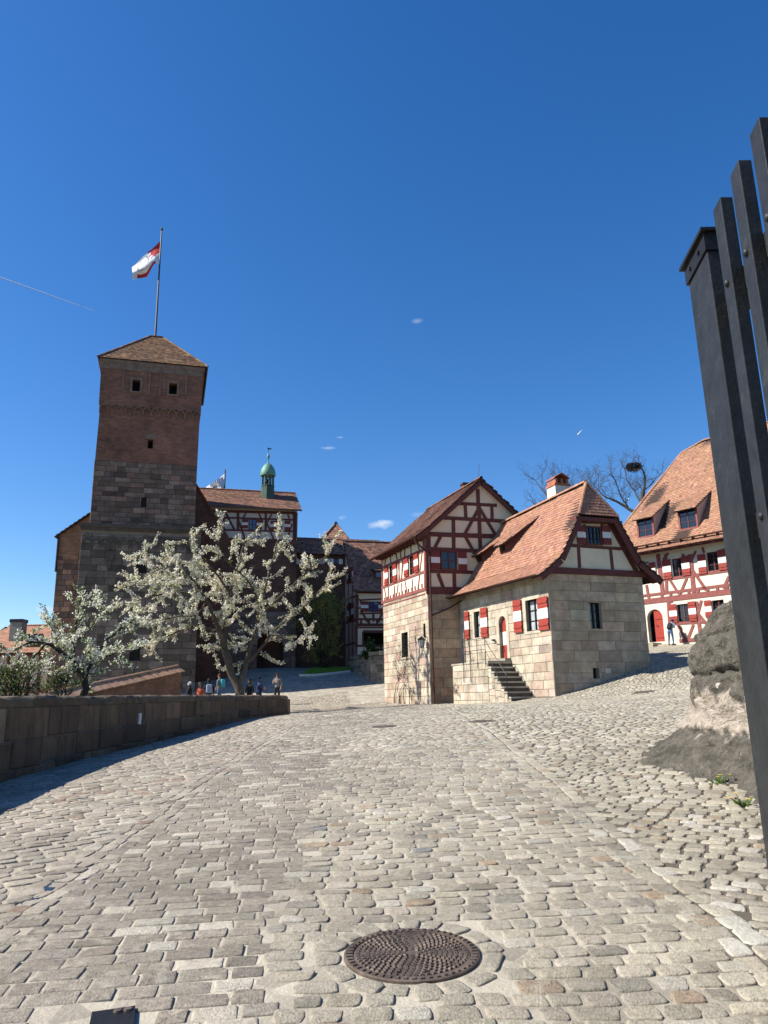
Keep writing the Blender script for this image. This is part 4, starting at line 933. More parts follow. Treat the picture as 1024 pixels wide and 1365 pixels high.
    m.build('stone_shaft', [M['tower_mortar'], M['tower_stone'], M['void']], g)
    # chapel block below with frieze
    m = MB(); wv = F.rect(173,862,187,881); wb = F.rect(181,748,196,765)
    slab(m, F, -.15, 7.25, 0, 12.9, [wv], -.5, .22, 0); m.prism(ring(-.14,7.24,0,.2), (0,0,12.8), 0)
    ashlar(m, F, -.15, 7.25, .2, 12.3, [wv, wb], TL, hr=(.36,.5), wr=(.6,1.25), gap=.010, m=1, o=.28, th=.08)
    F.box(m, wv[0],wv[1],wv[2],wv[3],.2,.222,2); F.box(m, wb[0],wb[1],wb[2],wb[3],.15,.225,2)
    m.build('stone_base', [M['tower_mortar'], M['tower_stone'], M['void']], g)
    m = MB(); F.poly(m, [(-.3,12.72),(7.4,12.72),(7.4,12.95),(-.3,12.95)], -.3, .5); F.poly(m, [(-.22,12.55),(7.32,12.55),(7.32,12.72),(-.22,12.72)], -.3, .4)
    for k in range(13):
        u = -.05+k*.56; N = 6
        for q in range(N):
            t0, t1 = math.pi*q/N, math.pi*(q+1)/N
            F.poly(m, [(u+.28+.19*math.cos(t0),11.75+.19*math.sin(t0)),(u+.28+.19*math.cos(t1),11.75+.19*math.sin(t1)),(u+.28+.27*math.cos(t1),11.75+.27*math.sin(t1)),(u+.28+.27*math.cos(t0),11.75+.27*math.sin(t0))], .2, .36)
        F.box(m, u-.04,u+.09,11.45,11.78,.2,.36)
    m.build('cornice', M['trim_dark'], g)
    # relief lion
    m = MB(); q = F.uz(147,735,.3)
    for (du,dz,r1,r2) in ((0,.3,.32,.34),(0,-.25,.26,.42),(.05,.75,.22,.2),(0,-.85,.12,.3)):
        pts = [(q[0]+du+r1*math.cos(t*math.pi/5), q[1]+dz+r2*math.sin(t*math.pi/5)) for t in range(10)]; F.poly(m, pts, .25, .42)
    m.build('carved_relief', M['trim_dark'], g)
    # roof
    r = MB(); c = [F.pt(.0,24.5,.26), F.pt(7.26,24.5,.26), F.pt(7.26,24.5,-7.1), F.pt(.0,24.5,-7.1)]
    R1, R2 = F.pt(3.15,28.15,-3.4), F.pt(4.0,28.15,-3.4)
    TPT = tpal((.22,.12,.065), .2, ((.2,(.14,.08,.05)),(.1,(.28,.18,.10))))
    tiles(r, [c[0],c[1],R2,R1], None, TPT, board=r, tw=.22, th=.2, lift=.035)
    tiles(r, [c[1],c[2],R2], None, TPT, board=r, tw=.22, th=.2); tiles(r, [c[2],c[3],R1,R2], None, TPT, board=r, tw=.3, th=.3); tiles(r, [c[3],c[0],R1], None, TPT, board=r, tw=.22, th=.2)
    for a_, b_ in ((c[0],R1),(c[1],R2),(R1,R2)): ridge(r, np.array(a_)+[0,0,.03], np.array(b_)+[0,0,.03], TPT, r=.09)
    r.build('roof', [M['tile_dark'], M['roof_board']], g)
    # flag on top: its own thing
    tp = F.pt(3.62,28.1,-3.4); yd = tp[1]; top = at(215.6,307,yd); bot = np.array([top[0], yd, 27.9])
    fg = empty('flag_with_pole', bot, 'red and white flag drooping from the tall pole on the castle tower', 'flag')
    m = MB(); m.tube([bot, top], [.085,.05], 8); m.build('pole', M['pole'], fg); m = MB(); m.lathe(top, [(0,.25),(.07,.2),(.12,.1),(.09,0),(0,-.02)], 8); m.build('finial', M['copper_dark'], fg)
    # cloth
    px = [(0,0),(1,1)]; NU, NV = 26, 16; V = []; 
    def cl(s, t):
        # s: 0 hoist -> 1 fly ; t: 0 top -> 1 bottom (photo outline, real folds)
        topx = np.interp(s, [0,.25,.6,1], [214.6,203,192,176]); topy = np.interp(s, [0,.25,.6,1], [320,331,341,356])
        botx = np.interp(s, [0,.15,.5,1], [212.5,206,196,177.5]); boty = np.interp(s, [0,.15,.5,1], [352,352,368,374])
        x = topx+(botx-topx)*t; y = topy+(boty-topy)*t + .8*math.sin(s*9+t*3)
        return at(x, y, yd + .25*math.sin(s*7+t*4) + .35*math.sin(t*6.0+s*2)*s)
    G = [[cl(i/NU, j/NV) for j in range(NV+1)] for i in range(NU+1)]
    m = MB()
    for i in range(NU):
        for j in range(NV):
            s, t = (i+.5)/NU, (j+.5)/NV
            zig = .05*(1 if int(t*9) % 2 == 0 else -1)
            k = 1 if ((s < .40-.25*t+zig and t < .62-.5*s) or (t > .86-.1*s and .12 < s < .86)) else 0
            if s < .1 and t > .5: k = 0
            if k == 0 and abs(math.hypot((s-.62)*1.0, (t-.35)*.8)-.2) < .028: k = 2
            m.face([G[i][j],G[i+1][j],G[i+1][j+1],G[i][j+1]], k)
    m.build('cloth', [M['flag_white'],M['flag_red'],M['flag_grey']], fg)
    # annex behind left
    y = 51.; xa0 = at(78.5,720,y)[0]; za = at(83,712,y)[2]; xb0 = at(121,685,y)[0]+1.6; zb = at(121,685,y)[2]+1.3
    sg = empty('tower_side_building', (xa0,y,0), 'narrow lean-to of brick and stone against the left side of the tower', 'building')
    m = MB(); zA = at(83,740,y)[2]
    FA = Face((xa0,y),(xb0,y+.4)); 
    FA.poly(m, [(0,-1),(4,-1),(4,zb-.3),(3.4,zb),(0,za)], -4, -.05, 0)
    ashlar(m, FA, .0, 2.4, 0, zA, [], spal((.21,.12,.085),.2,((.3,(.12,.08,.065)),)), hr=(.3,.4), wr=(.4,.9), gap=.012, m=1)
    m.build('stone_wall', [M['dark_mortar'], M['tower_stone']], sg)
    m = MB(); q = [(0.0,zA),(3.4,zA),(3.4,zb),(0,za)]; m.face([FA.pt(u,z,.0) for u,z in q], 0, None, q); m.build('brick_gable', M['brick_warm'], sg)
    m = MB(); tiles(m, [FA.pt(-.25,za-.22,.3), FA.pt(-.25,za-.22,-4.5), FA.pt(3.6,zb+.05,-4.5), FA.pt(3.6,zb+.05,.3)], None, TPT, board=m); m.build('roof', [M['tile_dark'],M['roof_board']], sg)
    m = MB(); m.tube([FA.pt(.0,za-.2,.1), FA.pt(.0,za-2.6,.1)], .07, 6); m.build('drainpipe', M['iron'], sg)
    return F
mk('trim', (.20,.135,.10), var=.3, bump=.5); mk('trim_dark', (.085,.068,.055), var=.35, bump=.6)
mk('pole', (.07,.065,.07), rough=.4, metal=.3, bump=0)
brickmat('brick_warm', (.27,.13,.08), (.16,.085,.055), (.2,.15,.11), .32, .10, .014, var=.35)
FT = tower()
# ================================================================== GATE WING with bell turret, and what stands beside it
mk('plaster_cool', (.50,.47,.42), var=.08, bump=.1)
def gate_wing():
    a = np.array([-13.,56.]); F = Face(a, a+np.array([.965,.26])*10); g = empty('gate_wing', (-9,58,4.), 'castle wing with arched gateway, half timbered upper floor and a green domed bell turret', 'building')
    U0, U1 = -2.5, 6.5; m = MB()
    gu0, gu1, gz0, gz1 = 3.65, 5.6, 3.2, 6.75
    H = [(gu0,gu1,gz0,gz1)]
    slab(m, F, U0, U1, 2.5, 8.2, H, -1.5, -.05, 0); ashlar(m, F, U0, U1, 2.8, 8.2, [(gu0-.55,gu1+.55,gz0,gz1+.6)], TL, hr=(.35,.5), wr=(.6,1.2), gap=.012, m=1)
    for r in sub_rect((U0,U1,8.2,13.7), []): 
        F.box(m, *r, -1.5, -.06, 0); q = [(r[0],r[2]),(r[1],r[2]),(r[1],r[3]),(r[0],r[3])]; m.face([F.pt(*k,.0) for k in q], 3, None, q)
    F.box(m, U1-.02, U1, 8.2, 13.7, -1.5, 0, 0)
    # arch voussoirs
    uc = (gu0+gu1)/2; hw = (gu1-gu0)/2; zc = gz1-hw; N = 13
    for k in range(N):
        t0, t1 = math.pi*k/N+.015, math.pi*(k+1)/N-.015; f = lambda t, R: (uc+R*math.cos(t), zc+R*math.sin(t))
        F.poly(m, [f(t0,hw), f(t1,hw), f(t1,hw+.55), f(t0,hw+.55)], -.9, .06+.01*(k%2), 1, [.22,.17,.135])
        tt0, tt1 = math.pi*k/N, math.pi*(k+1)/N; F.poly(m, [f(tt0,hw+.5), f(tt1,hw+.5), (f(tt1,hw+.5)[0], gz1+.7), (f(tt0,hw+.5)[0], gz1+.7)], -.9, -.01, 0)
        F.poly(m, [f(tt0,hw), f(tt1,hw), (f(tt1,hw)[0], gz1+.02), (f(tt0,hw)[0], gz1+.02)], -1.4, -.95, 0)
    z = gz0
    while z < zc-.05:
        for (x0,x1) in ((gu0-.55,gu0),(gu1,gu1+.55)): F.box(m, x0+.01, x1, z+.01, min(z+.4,zc)-.01, -.9, .06+random.uniform(0,.02), 1, TS(0))
        z += .42
    F.box(m, gu0-.1, gu1+.1, gz0, gz1+.2, -6, -5.8, 2); F.box(m, gu0-.5, gu0-.1, gz0, gz1+.2, -6, -1.5, 2); F.box(m, gu1+.1, gu1+.5, gz0, gz1+.2, -6, -1.5, 2); F.box(m, gu0-.5, gu1+.5, gz1+.2, gz1+.4, -6, -1.5, 2)
    m.build('stone_wall', [M['dark_mortar'], M['tower_stone'], M['void'], M['brick_dark']], g)
    # timber storey
    m = MB(); F.poly(m, [(-.9,13.7),(U1,13.7),(U1,16.1),(-.9,16.1)], -3, .0); m.build('wall_plaster', M['plaster_cool'], g)
    c4 = lambda x, y: (260+x/7.314, 640+y/7.314); m = MB()
    for a_, b_, w in [((110,300),(985,322),.2),((150,362),(975,388),.14),((250,484),(640,495),.14),((640,495),(975,500),.12),((330,575),(975,592),.18),((283,370),(283,484),.14),((298,315),(385,484),.15),((420,315),(420,484),.2),
                     ((500,315),(465,380),.12),((425,390),(488,575),.14),((622,322),(660,410),.12),((690,325),(690,500),.18),((660,400),(620,560),.12),((750,330),(700,420),.12),((905,335),(930,400),.12),((970,320),(970,590),.26),((700,420),(770,580),.12),((945,430),(905,560),.12)]:
        F.pbeam(m, c4(*a_), c4(*b_), w)
    m.build('timber_frame', M['timber'], g)
    for (x0,y0,x1,y1,sl,sr) in ((525,380,598,490,(458,385,517,470),(602,390,655,475)),(792,385,850,495,(735,400,788,490),(875,400,930,490))):
        w = F.rect(*c4(x0,y0), *c4(x1,y1)); W = window(F, w, g, 2, 2, o=.06, glass='glass_blue', frame='timber'); 
        for s in (sl, sr): shutter(F, F.rect(*c4(s[0],s[1]), *c4(s[2],s[3])), W, o=.05, red='old_red')
    r = MB(); P = F.pt; TPG = tpal((.235,.12,.08), .2, ((.2,(.15,.085,.06)),))
    zr_ = at(330,652,59.)[2]; Ez = 16.0
    tiles(r, [P(-1.4,Ez,.5), P(U1+.25,Ez,.5), P(U1+.25,zr_,-2.9), P(-2.4,zr_,-2.9)], None, TPG, board=r, tw=.22, th=.2)
    ridge(r, P(-2.4,zr_+.02,-2.9), P(U1+.25,zr_+.02,-2.9), TPG, r=.1); r.prism([P(-2.4,zr_-.05,-2.9), P(U1+.25,zr_-.05,-2.9), P(U1+.25,Ez,-6), P(-2.4,Ez,-6)], (0,0,-.05), 1)
    r.prism([P(U1,Ez,.3), P(U1,zr_-.1,-2.9), P(U1,Ez,-6)], -F.t3*.05, 1)
    rf = r.build('roof', [M['tile_dark'], M['roof_board']], g)
    m = MB(); gutter(m, P(-.9,15.98,.58), P(U1+.3,15.95,.58), .09); m.tube([P(U1-.05,15.8,.3), P(U1-.05,13.8,.12)], .06, 6); m.build('gutter', M['gut'], g)
    # bell turret
    tc = np.array([at(357,650,59.)[0], 59., 0]); z0 = at(357,657,59.)[2]; zA = at(357,648,59)[2]; zB = at(357,634.5,59)[2]; zC = at(357,618,59)[2]; zD = at(358,603,59)[2]
    tg = tag(empty('bell_turret', (tc[0],tc[1],z0))); tg.parent = g; tg.location = np.array([tc[0],tc[1],z0])-np.array(g.location)
    m = MB(); m.lathe(tc, [(.56,z0-.7),(.52,zA-.1),(.55,zA-.08),(.55,zA)], 8)
    for k in range(8):
        t = (k+.5)*math.pi/4; x, y = tc[0]+.45*math.cos(t), tc[1]+.45*math.sin(t); m.tube([(x,y,zA-.05),(x,y,zB+.1)], .06, 4)
    m.build('turret_posts', M['copper_dark'], tg)
    m = MB(); m.lathe(tc, [(.60,zB-.02),(.62,zB+.08),(.60,zB+.3),(.50,zB+.62),(.28,zC-.1),(.10,zC+.02),(.045,zC+.15),(.035,zC+.35),(.09,zC+.45),(.12,zC+.6),(.08,zC+.75),(.03,zC+.85),(.02,zD),(0,zD+.1)], 16); m.lathe(tc, [(.0,zB+.02),(.60,zB-.02)], 16); m.build('dome', M['copper'], tg, smooth=True)
    m = MB(); m.lathe(tc, [(0,zB-.25),(.10,zB-.28),(.16,zB-.45),(.22,zB-.75),(.26,zB-.8),(0,zB-.78)], 12); m.build('bell', M['iron'], tg, smooth=True)
    m = MB(); m.tube([tc+np.array([0,0,zD-.0]), tc+np.array([0,0,zD+.45])], .02, 4); m.obox(tc+np.array([.08,0,zD+.3]), (.16,0,0),(0,.012,0),(0,0,.05)); m.build('weather_vane', M['iron'], tg)
    # flag behind the roof
    yb = 66.; top = at(300.5,626,yb); bot = at(299.5,665,yb); bot[0] = top[0]
    fg = empty('flag_on_roof', bot, 'pale flag blowing to the left behind the roof beside the tower', 'flag')
    m = MB(); m.tube([bot-np.array([0,0,4]), top], .06, 6); m.build('pole', M['pole'], fg)
    NU, NV = 12, 6; G = [[at(*((1-i/NU)*np.array([299.5,632+22*j/NV])+(i/NU)*np.array([274+6*j/NV,650+4*j/NV])), yb+.3*math.sin(i*.8+j*.5)) for j in range(NV+1)] for i in range(NU+1)]
    m = MB()
    for i in range(NU):
        for j in range(NV): m.face([G[i][j],G[i+1][j],G[i+1][j+1],G[i][j+1]], 1 if j in (3,) and i > 3 else 0)
    m.build('cloth', [M['flag_white'], M['flag_grey']], fg)
    # sloping brick wall between the tower and the wing
    y = 53.; p = [at(262,640,y), at(306,725,y), at(311,760,y)]
    FS = Face((p[0][0]-1.5,y),(p[1][0],y+.6)); m = MB()
    uA, zA_ = FS.uz(258,641); uB, zB_ = FS.uz(306,725); q = [(-1,1.5),(uB+.1,1.5),(uB+.1,zB_),(uA,zA_),(-1,zA_)]
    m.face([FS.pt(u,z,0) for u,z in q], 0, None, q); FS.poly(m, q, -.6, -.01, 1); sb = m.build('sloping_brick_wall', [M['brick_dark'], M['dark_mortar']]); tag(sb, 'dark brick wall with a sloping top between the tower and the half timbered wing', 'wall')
    m = MB(); FS.beam(m, (uA,zA_+.04), (uB+.15,zB_+.02), .14, -.62, .1); cp = m.build('coping', M['tile_board'], sb)
gate_wing()
# ================================================================== distant wing, pyramid roof, corner house F
TPG = tpal((.235,.12,.08), .2, ((.2,(.15,.085,.06)),))
def far_wing():
    a = np.array([-8.7,59.3]); F = Face(a, a+np.array([.965,.26])*10); g = empty('dark_castle_wing', (-6,61,4), 'low dark brick wing with a row of small white shuttered windows under its eaves', 'building')
    u0, u1 = -2.2, 9.; ze = F.uz(430,741)[1]; zw1 = F.uz(430,744)[1]; zw0 = F.uz(430,753)[1]
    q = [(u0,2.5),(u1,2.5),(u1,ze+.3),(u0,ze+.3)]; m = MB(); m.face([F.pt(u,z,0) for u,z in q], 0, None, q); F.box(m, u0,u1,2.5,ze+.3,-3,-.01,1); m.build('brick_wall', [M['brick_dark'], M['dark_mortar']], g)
    for k, x in enumerate((402,411,424,433,448)):
        r = F.rect(x-3.2,745,x+3.2,752)
        W = window(F, (r[0],r[1],r[2],r[3]), g, 2, 1, o=.08, fr=.04); 
        mb = MB(); 
        for s in (-1,1):
            c = r[1]+.02 if s > 0 else r[0]-.34; F.box(mb, c, c+.32, r[2], r[3], .02, .06)
        mb.build('shutter', M['shutter_white'], W)
    r = MB(); P = F.pt; zr_ = at(420,720,62)[2]+.1
    tiles(r, [P(u0,ze+.1,.4), P(u1,ze+.1,.4), P(u1,zr_,-1.8), P(u0,zr_,-1.8)], None, TPG, board=r, tw=.24, th=.22); ridge(r, P(u0,zr_,-1.8), P(u1,zr_,-1.8), TPG, r=.1)
    r.prism([P(u0,zr_-.05,-1.8), P(u1,zr_-.05,-1.8), P(u1,ze,-4.2), P(u0,ze,-4.2)], (0,0,-.05), 1); r.build('roof', [M['tile_dark'], M['roof_board']], g)
    # pyramid roof beyond
    y = 70.; ap = at(447.8,698,y); L = at(418,718,y-4); R = at(482,726,y-4); zb = min(L[2],R[2])-.6
    g2 = empty('pyramid_roofed_building', (ap[0],y,5), 'pointed pyramid roof rising behind the dark brick wing', 'building')
    hw = (R[0]-L[0])/2+.3; cx = ap[0]; c = [(cx-hw,y-hw,zb),(cx+hw,y-hw,zb),(cx+hw,y+hw,zb),(cx-hw,y+hw,zb)]; r = MB()
    for k in range(4): tiles(r, [c[k], c[(k+1)%4], ap], None, TPG, board=r, tw=.28, th=.26)
    for k in range(4): ridge(r, np.array(c[k])+[0,0,.03], ap+[0,0,.03], TPG, r=.1)
    r.build('roof', [M['tile_dark'], M['roof_board']], g2); m = MB(); m.box((cx-hw+.4,y-hw+.4,3),(cx+hw-.4,y+hw-.4,zb+.05)); m.build('brick_wall', M['brick_pl'], g2)
    m = MB(); m.lathe(ap, [(.22,-.25),(.2,0),(.05,.2),(0,.25)], 6); m.build('finial', M['iron'], g2)
far_wing()
def house_f():
    c = np.array([-2.15,58.]); F = Face(c, c+np.array([.97,.24])*6); FG = Face(c, c+np.array([-.35,.94])*8); g = empty('corner_timbered_house', (-.5,60,4.3), 'half timbered house with brown tiled roof and blue panes beside the pyramid roof', 'house')
    Lw = 6.5; gd = 7.4; c4 = lambda x, y: (380+x/5.25, 680+y/5.25); ze = 9.75
    wn = F.rect(*c4(585,640), *c4(650,712)); og = [F.uz(*c4(548,860))[0], F.uz(*c4(548,950))[1], F.uz(*c4(600,850))[1]]
    m = MB(); slab(m, F, 0, Lw, 2.8, ze+.3, [wn, (og[0],Lw-.3,og[1],og[2])], -.3, 0); 
    zr_ = 14.35; rs = gd/2
    sh1 = FG.rect(*c4(462,650), *c4(474,735)); sh2 = FG.rect(*c4(448,480),*c4(458,540))
    m2 = MB(); FG.poly(m2, [(0,2.8),(gd,2.8),(gd,9.9),(rs,14.0),(0,9.9)], -.3, 0)
    m.build('wall_plaster', M['plaster'], g); m2.build('gable_plaster', M['plaster_pink'], g)
    m = MB(); F.box(m, .3, Lw-.2, 3., 9.5, -2., -1.8); m.build('dark_interior', M['void'], g)
    m = MB(); B = lambda a,b,w: F.pbeam(m, c4(*a), c4(*b), w)
    F.beam(m, (0,9.72),(Lw,9.72),.3); zf = F.uz(*c4(580,803))[1]; F.beam(m, (0,zf),(Lw,zf),.22); F.beam(m, (0,zf+.42),(Lw,zf+.42),.16); F.beam(m,(0,zf-.2),(Lw,zf-.2),.1)
    for u in [.2+.62*k for k in range(10)]: F.box(m, u, u+.16, zf+.08, zf+.36, .0, .05)
    for a_, b_, w in [((505,590),(505,790),.22),((520,690),(560,640),.14),((520,620),(535,660),.1),((618,715),(618,780),.16),((530,700),(580,785),.16),((680,715),(655,785),.16),((520,725),(680,720),.12),((520,630),(680,622),.12),((500,800),(500,955),.2),((545,850),(545,950),.12)]: B(a_, b_, w)
    F.beam(m, (og[0],og[2]),(Lw,og[2]),.2); F.beam(m, (0,og[1]),(Lw,og[1]),.16)
    m.build('timber_frame', M['timber'], g)
    m = MB()
    for z in (5.9,7.6,9.4,11.2): FG.beam(m, (0,z),(gd if z < 9.9 else gd-1.3,z),.14)
    for u in (.1,1.1,2.1,3.1): FG.beam(m, (u,2.8 if u > 1 else 2.8),(u,9.6+u),.14)
    m.build('gable_timber', M['timber_light'], g)
    W = window(F, wn, g, 2, 2, o=.02, glass='glass_blue'); shutter(F, (wn[0]-.62,wn[0]-.03,wn[2],wn[3]), W, red='old_red'); shutter(F, (wn[1]+.03,wn[1]+.62,wn[2],wn[3]), W, red='old_red')
    for zz in ((7.6,9.0),(10.6,11.8)):
        W = window(FG, (1.35,1.85,zz[0],zz[1]), g, 1, 2, o=.08); shutter(FG, (.75,1.3,zz[0],zz[1]), W); shutter(FG, (1.9,2.4,zz[0],zz[1]), W)
    r = MB(); P = F.pt; sl = (zr_-9.9)/rs
    tiles(r, [P(-.35,9.72,.35),P(Lw+.3,9.72,.35),P(Lw+.3,zr_,-rs),P(-.35,zr_,-rs)], None, TPG, board=r, tw=.22, th=.2); ridge(r, P(-.35,zr_+.02,-rs), P(Lw+.3,zr_+.02,-rs), TPG, r=.1)
    r.prism([P(-.35,zr_-.05,-rs),P(Lw+.3,zr_-.05,-rs),P(Lw+.3,9.8,-gd-.3),P(-.35,9.8,-gd-.3)], (0,0,-.06), 1); r.build('roof', [M['tile_dark'], M['roof_board']], g)
    dormer(F, 9.72, .35, sl, 1.55, 2.5, -.6, .6, .35, g, TPG, rmat='tile_dark', glass='glass_blue', ov=.2, wallm='tile_board', cheek='timber')
    m = MB(); gutter(m, P(-.4,9.70,.45), P(Lw+.3,9.70,.45), .07); m.build('gutter', M['gut'], g)
house_f()
def far_left_house():
    y = 60.; g = empty('distant_house', (-30,y,0), 'distant house with pale orange tiled roof and grey chimney behind the left blossom tree', 'house')
    zr_ = at(40,834,y+4)[2]; ze = at(40,868,y)[2]; x0 = at(-60,860,y)[0]; x1 = at(95,860,y)[0]; xr0 = at(12,834,y+4)[0]
    m = MB(); m.box((x0,y+.4,-3),(x1,y+8,ze)); m.build('wall', M['plaster_pink'], g)
    m = MB()
    for k in range(12): x = x0+(x1-x0)*k/11; m.box((x-.12,y+.34,-3),(x+.12,y+.41,ze))
    for z in (1.,2.8,ze-.2): m.box((x0,y+.33,z-.12),(x1,y+.40,z+.12))
    m.build('timber_frame', M['timber'], g)
    r = MB(); TPF = tpal((.42,.22,.14), .12)
    tiles(r, [(x0-.4,y,ze-.1),(x1+.3,y,ze-.1),(x1+.3,y+4,zr_),(xr0,y+4,zr_)], None, TPF, board=r, tw=.26, th=.24); tiles(r, [(x0-.4,y+8,ze-.1),(x0-.4,y,ze-.1),(xr0,y+4,zr_)], None, TPF, board=r, tw=.26, th=.24)
    ridge(r, (xr0,y+4,zr_+.02),(x1+.3,y+4,zr_+.02), TPF, r=.1); r.build('roof', [M['tile'], M['roof_board']], g)
    c0 = at(24,843,y+2); m = MB(); t0 = at(24.5,830,y+2)[2]; m.box((c0[0]-.5,y+1.6,at(24,862,y+2)[2]-1),(c0[0]+.45,y+2.5,t0)); ch = m.build('chimney', M['chim_grey'], g); m = MB(); m.box((c0[0]-.55,y+1.55,t0),(c0[0]+.5,y+2.55,t0+.25)); m.build('chimney_cap', M['iron'], ch)
    w = MB(); x = c0[0]+1.3; zz = at(34,860,y+1)[2]; w.box((x,y+.7,zz-.3),(x+1.8,y+1.4,zz+.35)); w.build('dormer', M['roof_board'], g)
mk('chim_grey', (.25,.25,.22), var=.2)
far_left_house()
# ================================================================== parapet wall along the left edge of the road
class Curve:
    def __init__(s, pts):
        s.p = np.array(pts, float); s.d = np.r_[0, np.cumsum(np.linalg.norm(np.diff(s.p, axis=0), axis=1))]; s.L = s.d[-1]
    def pt(s, u, z, o=0.):
        x = np.interp(u, s.d, s.p[:,0]); y = np.interp(u, s.d, s.p[:,1]); e = .3
        dx = np.interp(min(u+e,s.L), s.d, s.p[:,0])-np.interp(max(u-e,0), s.d, s.p[:,0]); dy = np.interp(min(u+e,s.L), s.d, s.p[:,1])-np.interp(max(u-e,0), s.d, s.p[:,1]); L_ = math.hypot(dx,dy)
        return np.array([x+dy/L_*o, y-dx/L_*o, z])
ys_ = np.arange(2.4, 32.4, .5); PAR = Curve([(wallx(y), y) for y in ys_])
def partop(y): return float(np.interp(y, [2,11,14.7,20,32.5], [1.70,1.76,1.79,1.84,1.91]))
def parapet():
    g = empty('parapet_wall', (-5.4,16,.7), 'long low dark sandstone parapet wall with worn rounded top along the left of the road', 'wall')
    C_ = PAR; m = MB(); u = 0
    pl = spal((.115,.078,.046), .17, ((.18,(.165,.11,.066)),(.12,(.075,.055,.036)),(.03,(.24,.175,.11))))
    rows = [(-.35,.10),(.10,.46),(.46,.90)]
    for r, (a, b) in enumerate(rows):
        u = 0.
        while u < C_.L-.05:
            w = random.uniform(.9,1.7); w = min(w, C_.L-u); 
            if C_.L-u-w < .3: w = C_.L-u
            c = pl(0); ym = C_.pt(u+w/2,0)[1]; zb = zg(wallx(ym), ym); zt = partop(ym)-.155; H = zt-zb
            h = lambda q: zb+H*max(q,-.5)/.90 if q > 0 else zb-.3
            oo = random.gauss(0,.012); g_ = .007; e = .02
            z0, z1 = h(a)+g_, h(b)-g_
            P = [C_.pt(u+g_,z0,-.3),C_.pt(u+w-g_,z0,-.3),C_.pt(u+w-g_,z0,oo-e),C_.pt(u+g_,z0,oo-e),C_.pt(u+g_,z1,-.3),C_.pt(u+w-g_,z1,-.3),C_.pt(u+w-g_,z1,oo-e),C_.pt(u+g_,z1,oo-e)]
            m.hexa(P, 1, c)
            A = [(u+g_,z0),(u+w-g_,z0),(u+w-g_,z1),(u+g_,z1)]; Bq = [(u+g_+e,z0+e),(u+w-g_-e,z0+e),(u+w-g_-e,z1-e),(u+g_+e,z1-e)]
            m.face([C_.pt(*k,oo) for k in Bq], 1, c)
            for i in range(4): m.face([C_.pt(*A[i],oo-e+.001), C_.pt(*A[(i+1)%4],oo-e+.001), C_.pt(*Bq[(i+1)%4],oo), C_.pt(*Bq[i],oo)], 1, c)
            u += w
    n = 60
    for k in range(n):
        u0, u1 = C_.L*k/n, C_.L*(k+1)/n; y = C_.pt((u0+u1)/2,0)[1]; zt = partop(y)-.06
        m.hexa([C_.pt(u0,-.4,-.40),C_.pt(u1,-.4,-.40),C_.pt(u1,-.4,-.02),C_.pt(u0,-.4,-.02),C_.pt(u0,zt,-.40),C_.pt(u1,zt,-.40),C_.pt(u1,zt,-.02),C_.pt(u0,zt,-.02)], 0)
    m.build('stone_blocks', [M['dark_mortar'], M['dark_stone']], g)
    # coping: rounded worn blocks
    m = MB(); u = 0.
    while u < C_.L-.05:
        w = random.uniform(.7,1.4); w = min(w, C_.L-u); w = C_.L-u if C_.L-u-w < .3 else w
        c = spal((.12,.088,.056),.2,((.2,(.08,.066,.052)),))(0); dz = random.gauss(0,.006); N = max(2,int(w/.2)); prof = [(.0,-.16),(.008,-.08),(-.005,-.035),(-.05,-.004),(-.14,.006),(-.3,.0),(-.40,-.02),(-.44,-.08),(-.44,-.31)]
        i0 = len(m.v)
        for k in range(N+1):
            uu = u+.006+(w-.012)*k/N; y = C_.pt(uu,0)[1]; pin = .018 if k in (0,N) else 0
            for o, z in prof: p = C_.pt(uu, partop(y)+z*(1)+dz+random.gauss(0,.005)-(pin if z > -.1 else 0), o+random.gauss(0,.004)); m.v.append(tuple(p))
        np_ = len(prof)
        for k in range(N):
            for q in range(np_-1): m.f.append((i0+k*np_+q, i0+(k+1)*np_+q, i0+(k+1)*np_+q+1, i0+k*np_+q+1)); m.m.append(0); m.c.append(c); m.st.append(None)
        for kk in (0,N): m.f.append(tuple(i0+kk*np_+q for q in range(np_))); m.m.append(0); m.c.append(c); m.st.append(None)
        u += w
    o = m.build('coping', M['cop'], g, smooth=False)
    # end pier face and white painted mark
    m = MB(); e = C_.L; z1 = partop(32)-.16
    m.hexa([C_.pt(e,.8,-.42),C_.pt(e,.8,.0),C_.pt(e,.8,.0)+[.06,.3,0],C_.pt(e,.8,-.42)+[.06,.3,0],C_.pt(e,z1,-.42),C_.pt(e,z1,.0),C_.pt(e,z1,.0)+[.06,.3,0],C_.pt(e,z1,-.42)+[.06,.3,0]],0,(.19,.14,.10)); m.build('end_block', M['dark_stone'], g)
    yy = 17.3; uu = float(np.interp(yy, ys_, C_.d)); zz = at(203,958,yy)[2]; m = MB(); m.hexa([C_.pt(uu-.05,zz-.11,.0),C_.pt(uu+.07,zz-.11,.0),C_.pt(uu+.07,zz-.11,.035),C_.pt(uu-.05,zz-.11,.035),C_.pt(uu-.03,zz+.12,.0),C_.pt(uu+.07,zz+.12,.0),C_.pt(uu+.07,zz+.12,.035),C_.pt(uu-.03,zz+.12,.035)]); m.build('white_marker', M['shutter_white'], g)
mk('cop', attr=True, var=.35, scale=4, bump=.8, bscale=25, dist=.02, hue=((.22,.20,.165), 5., .56, .4))
parapet()
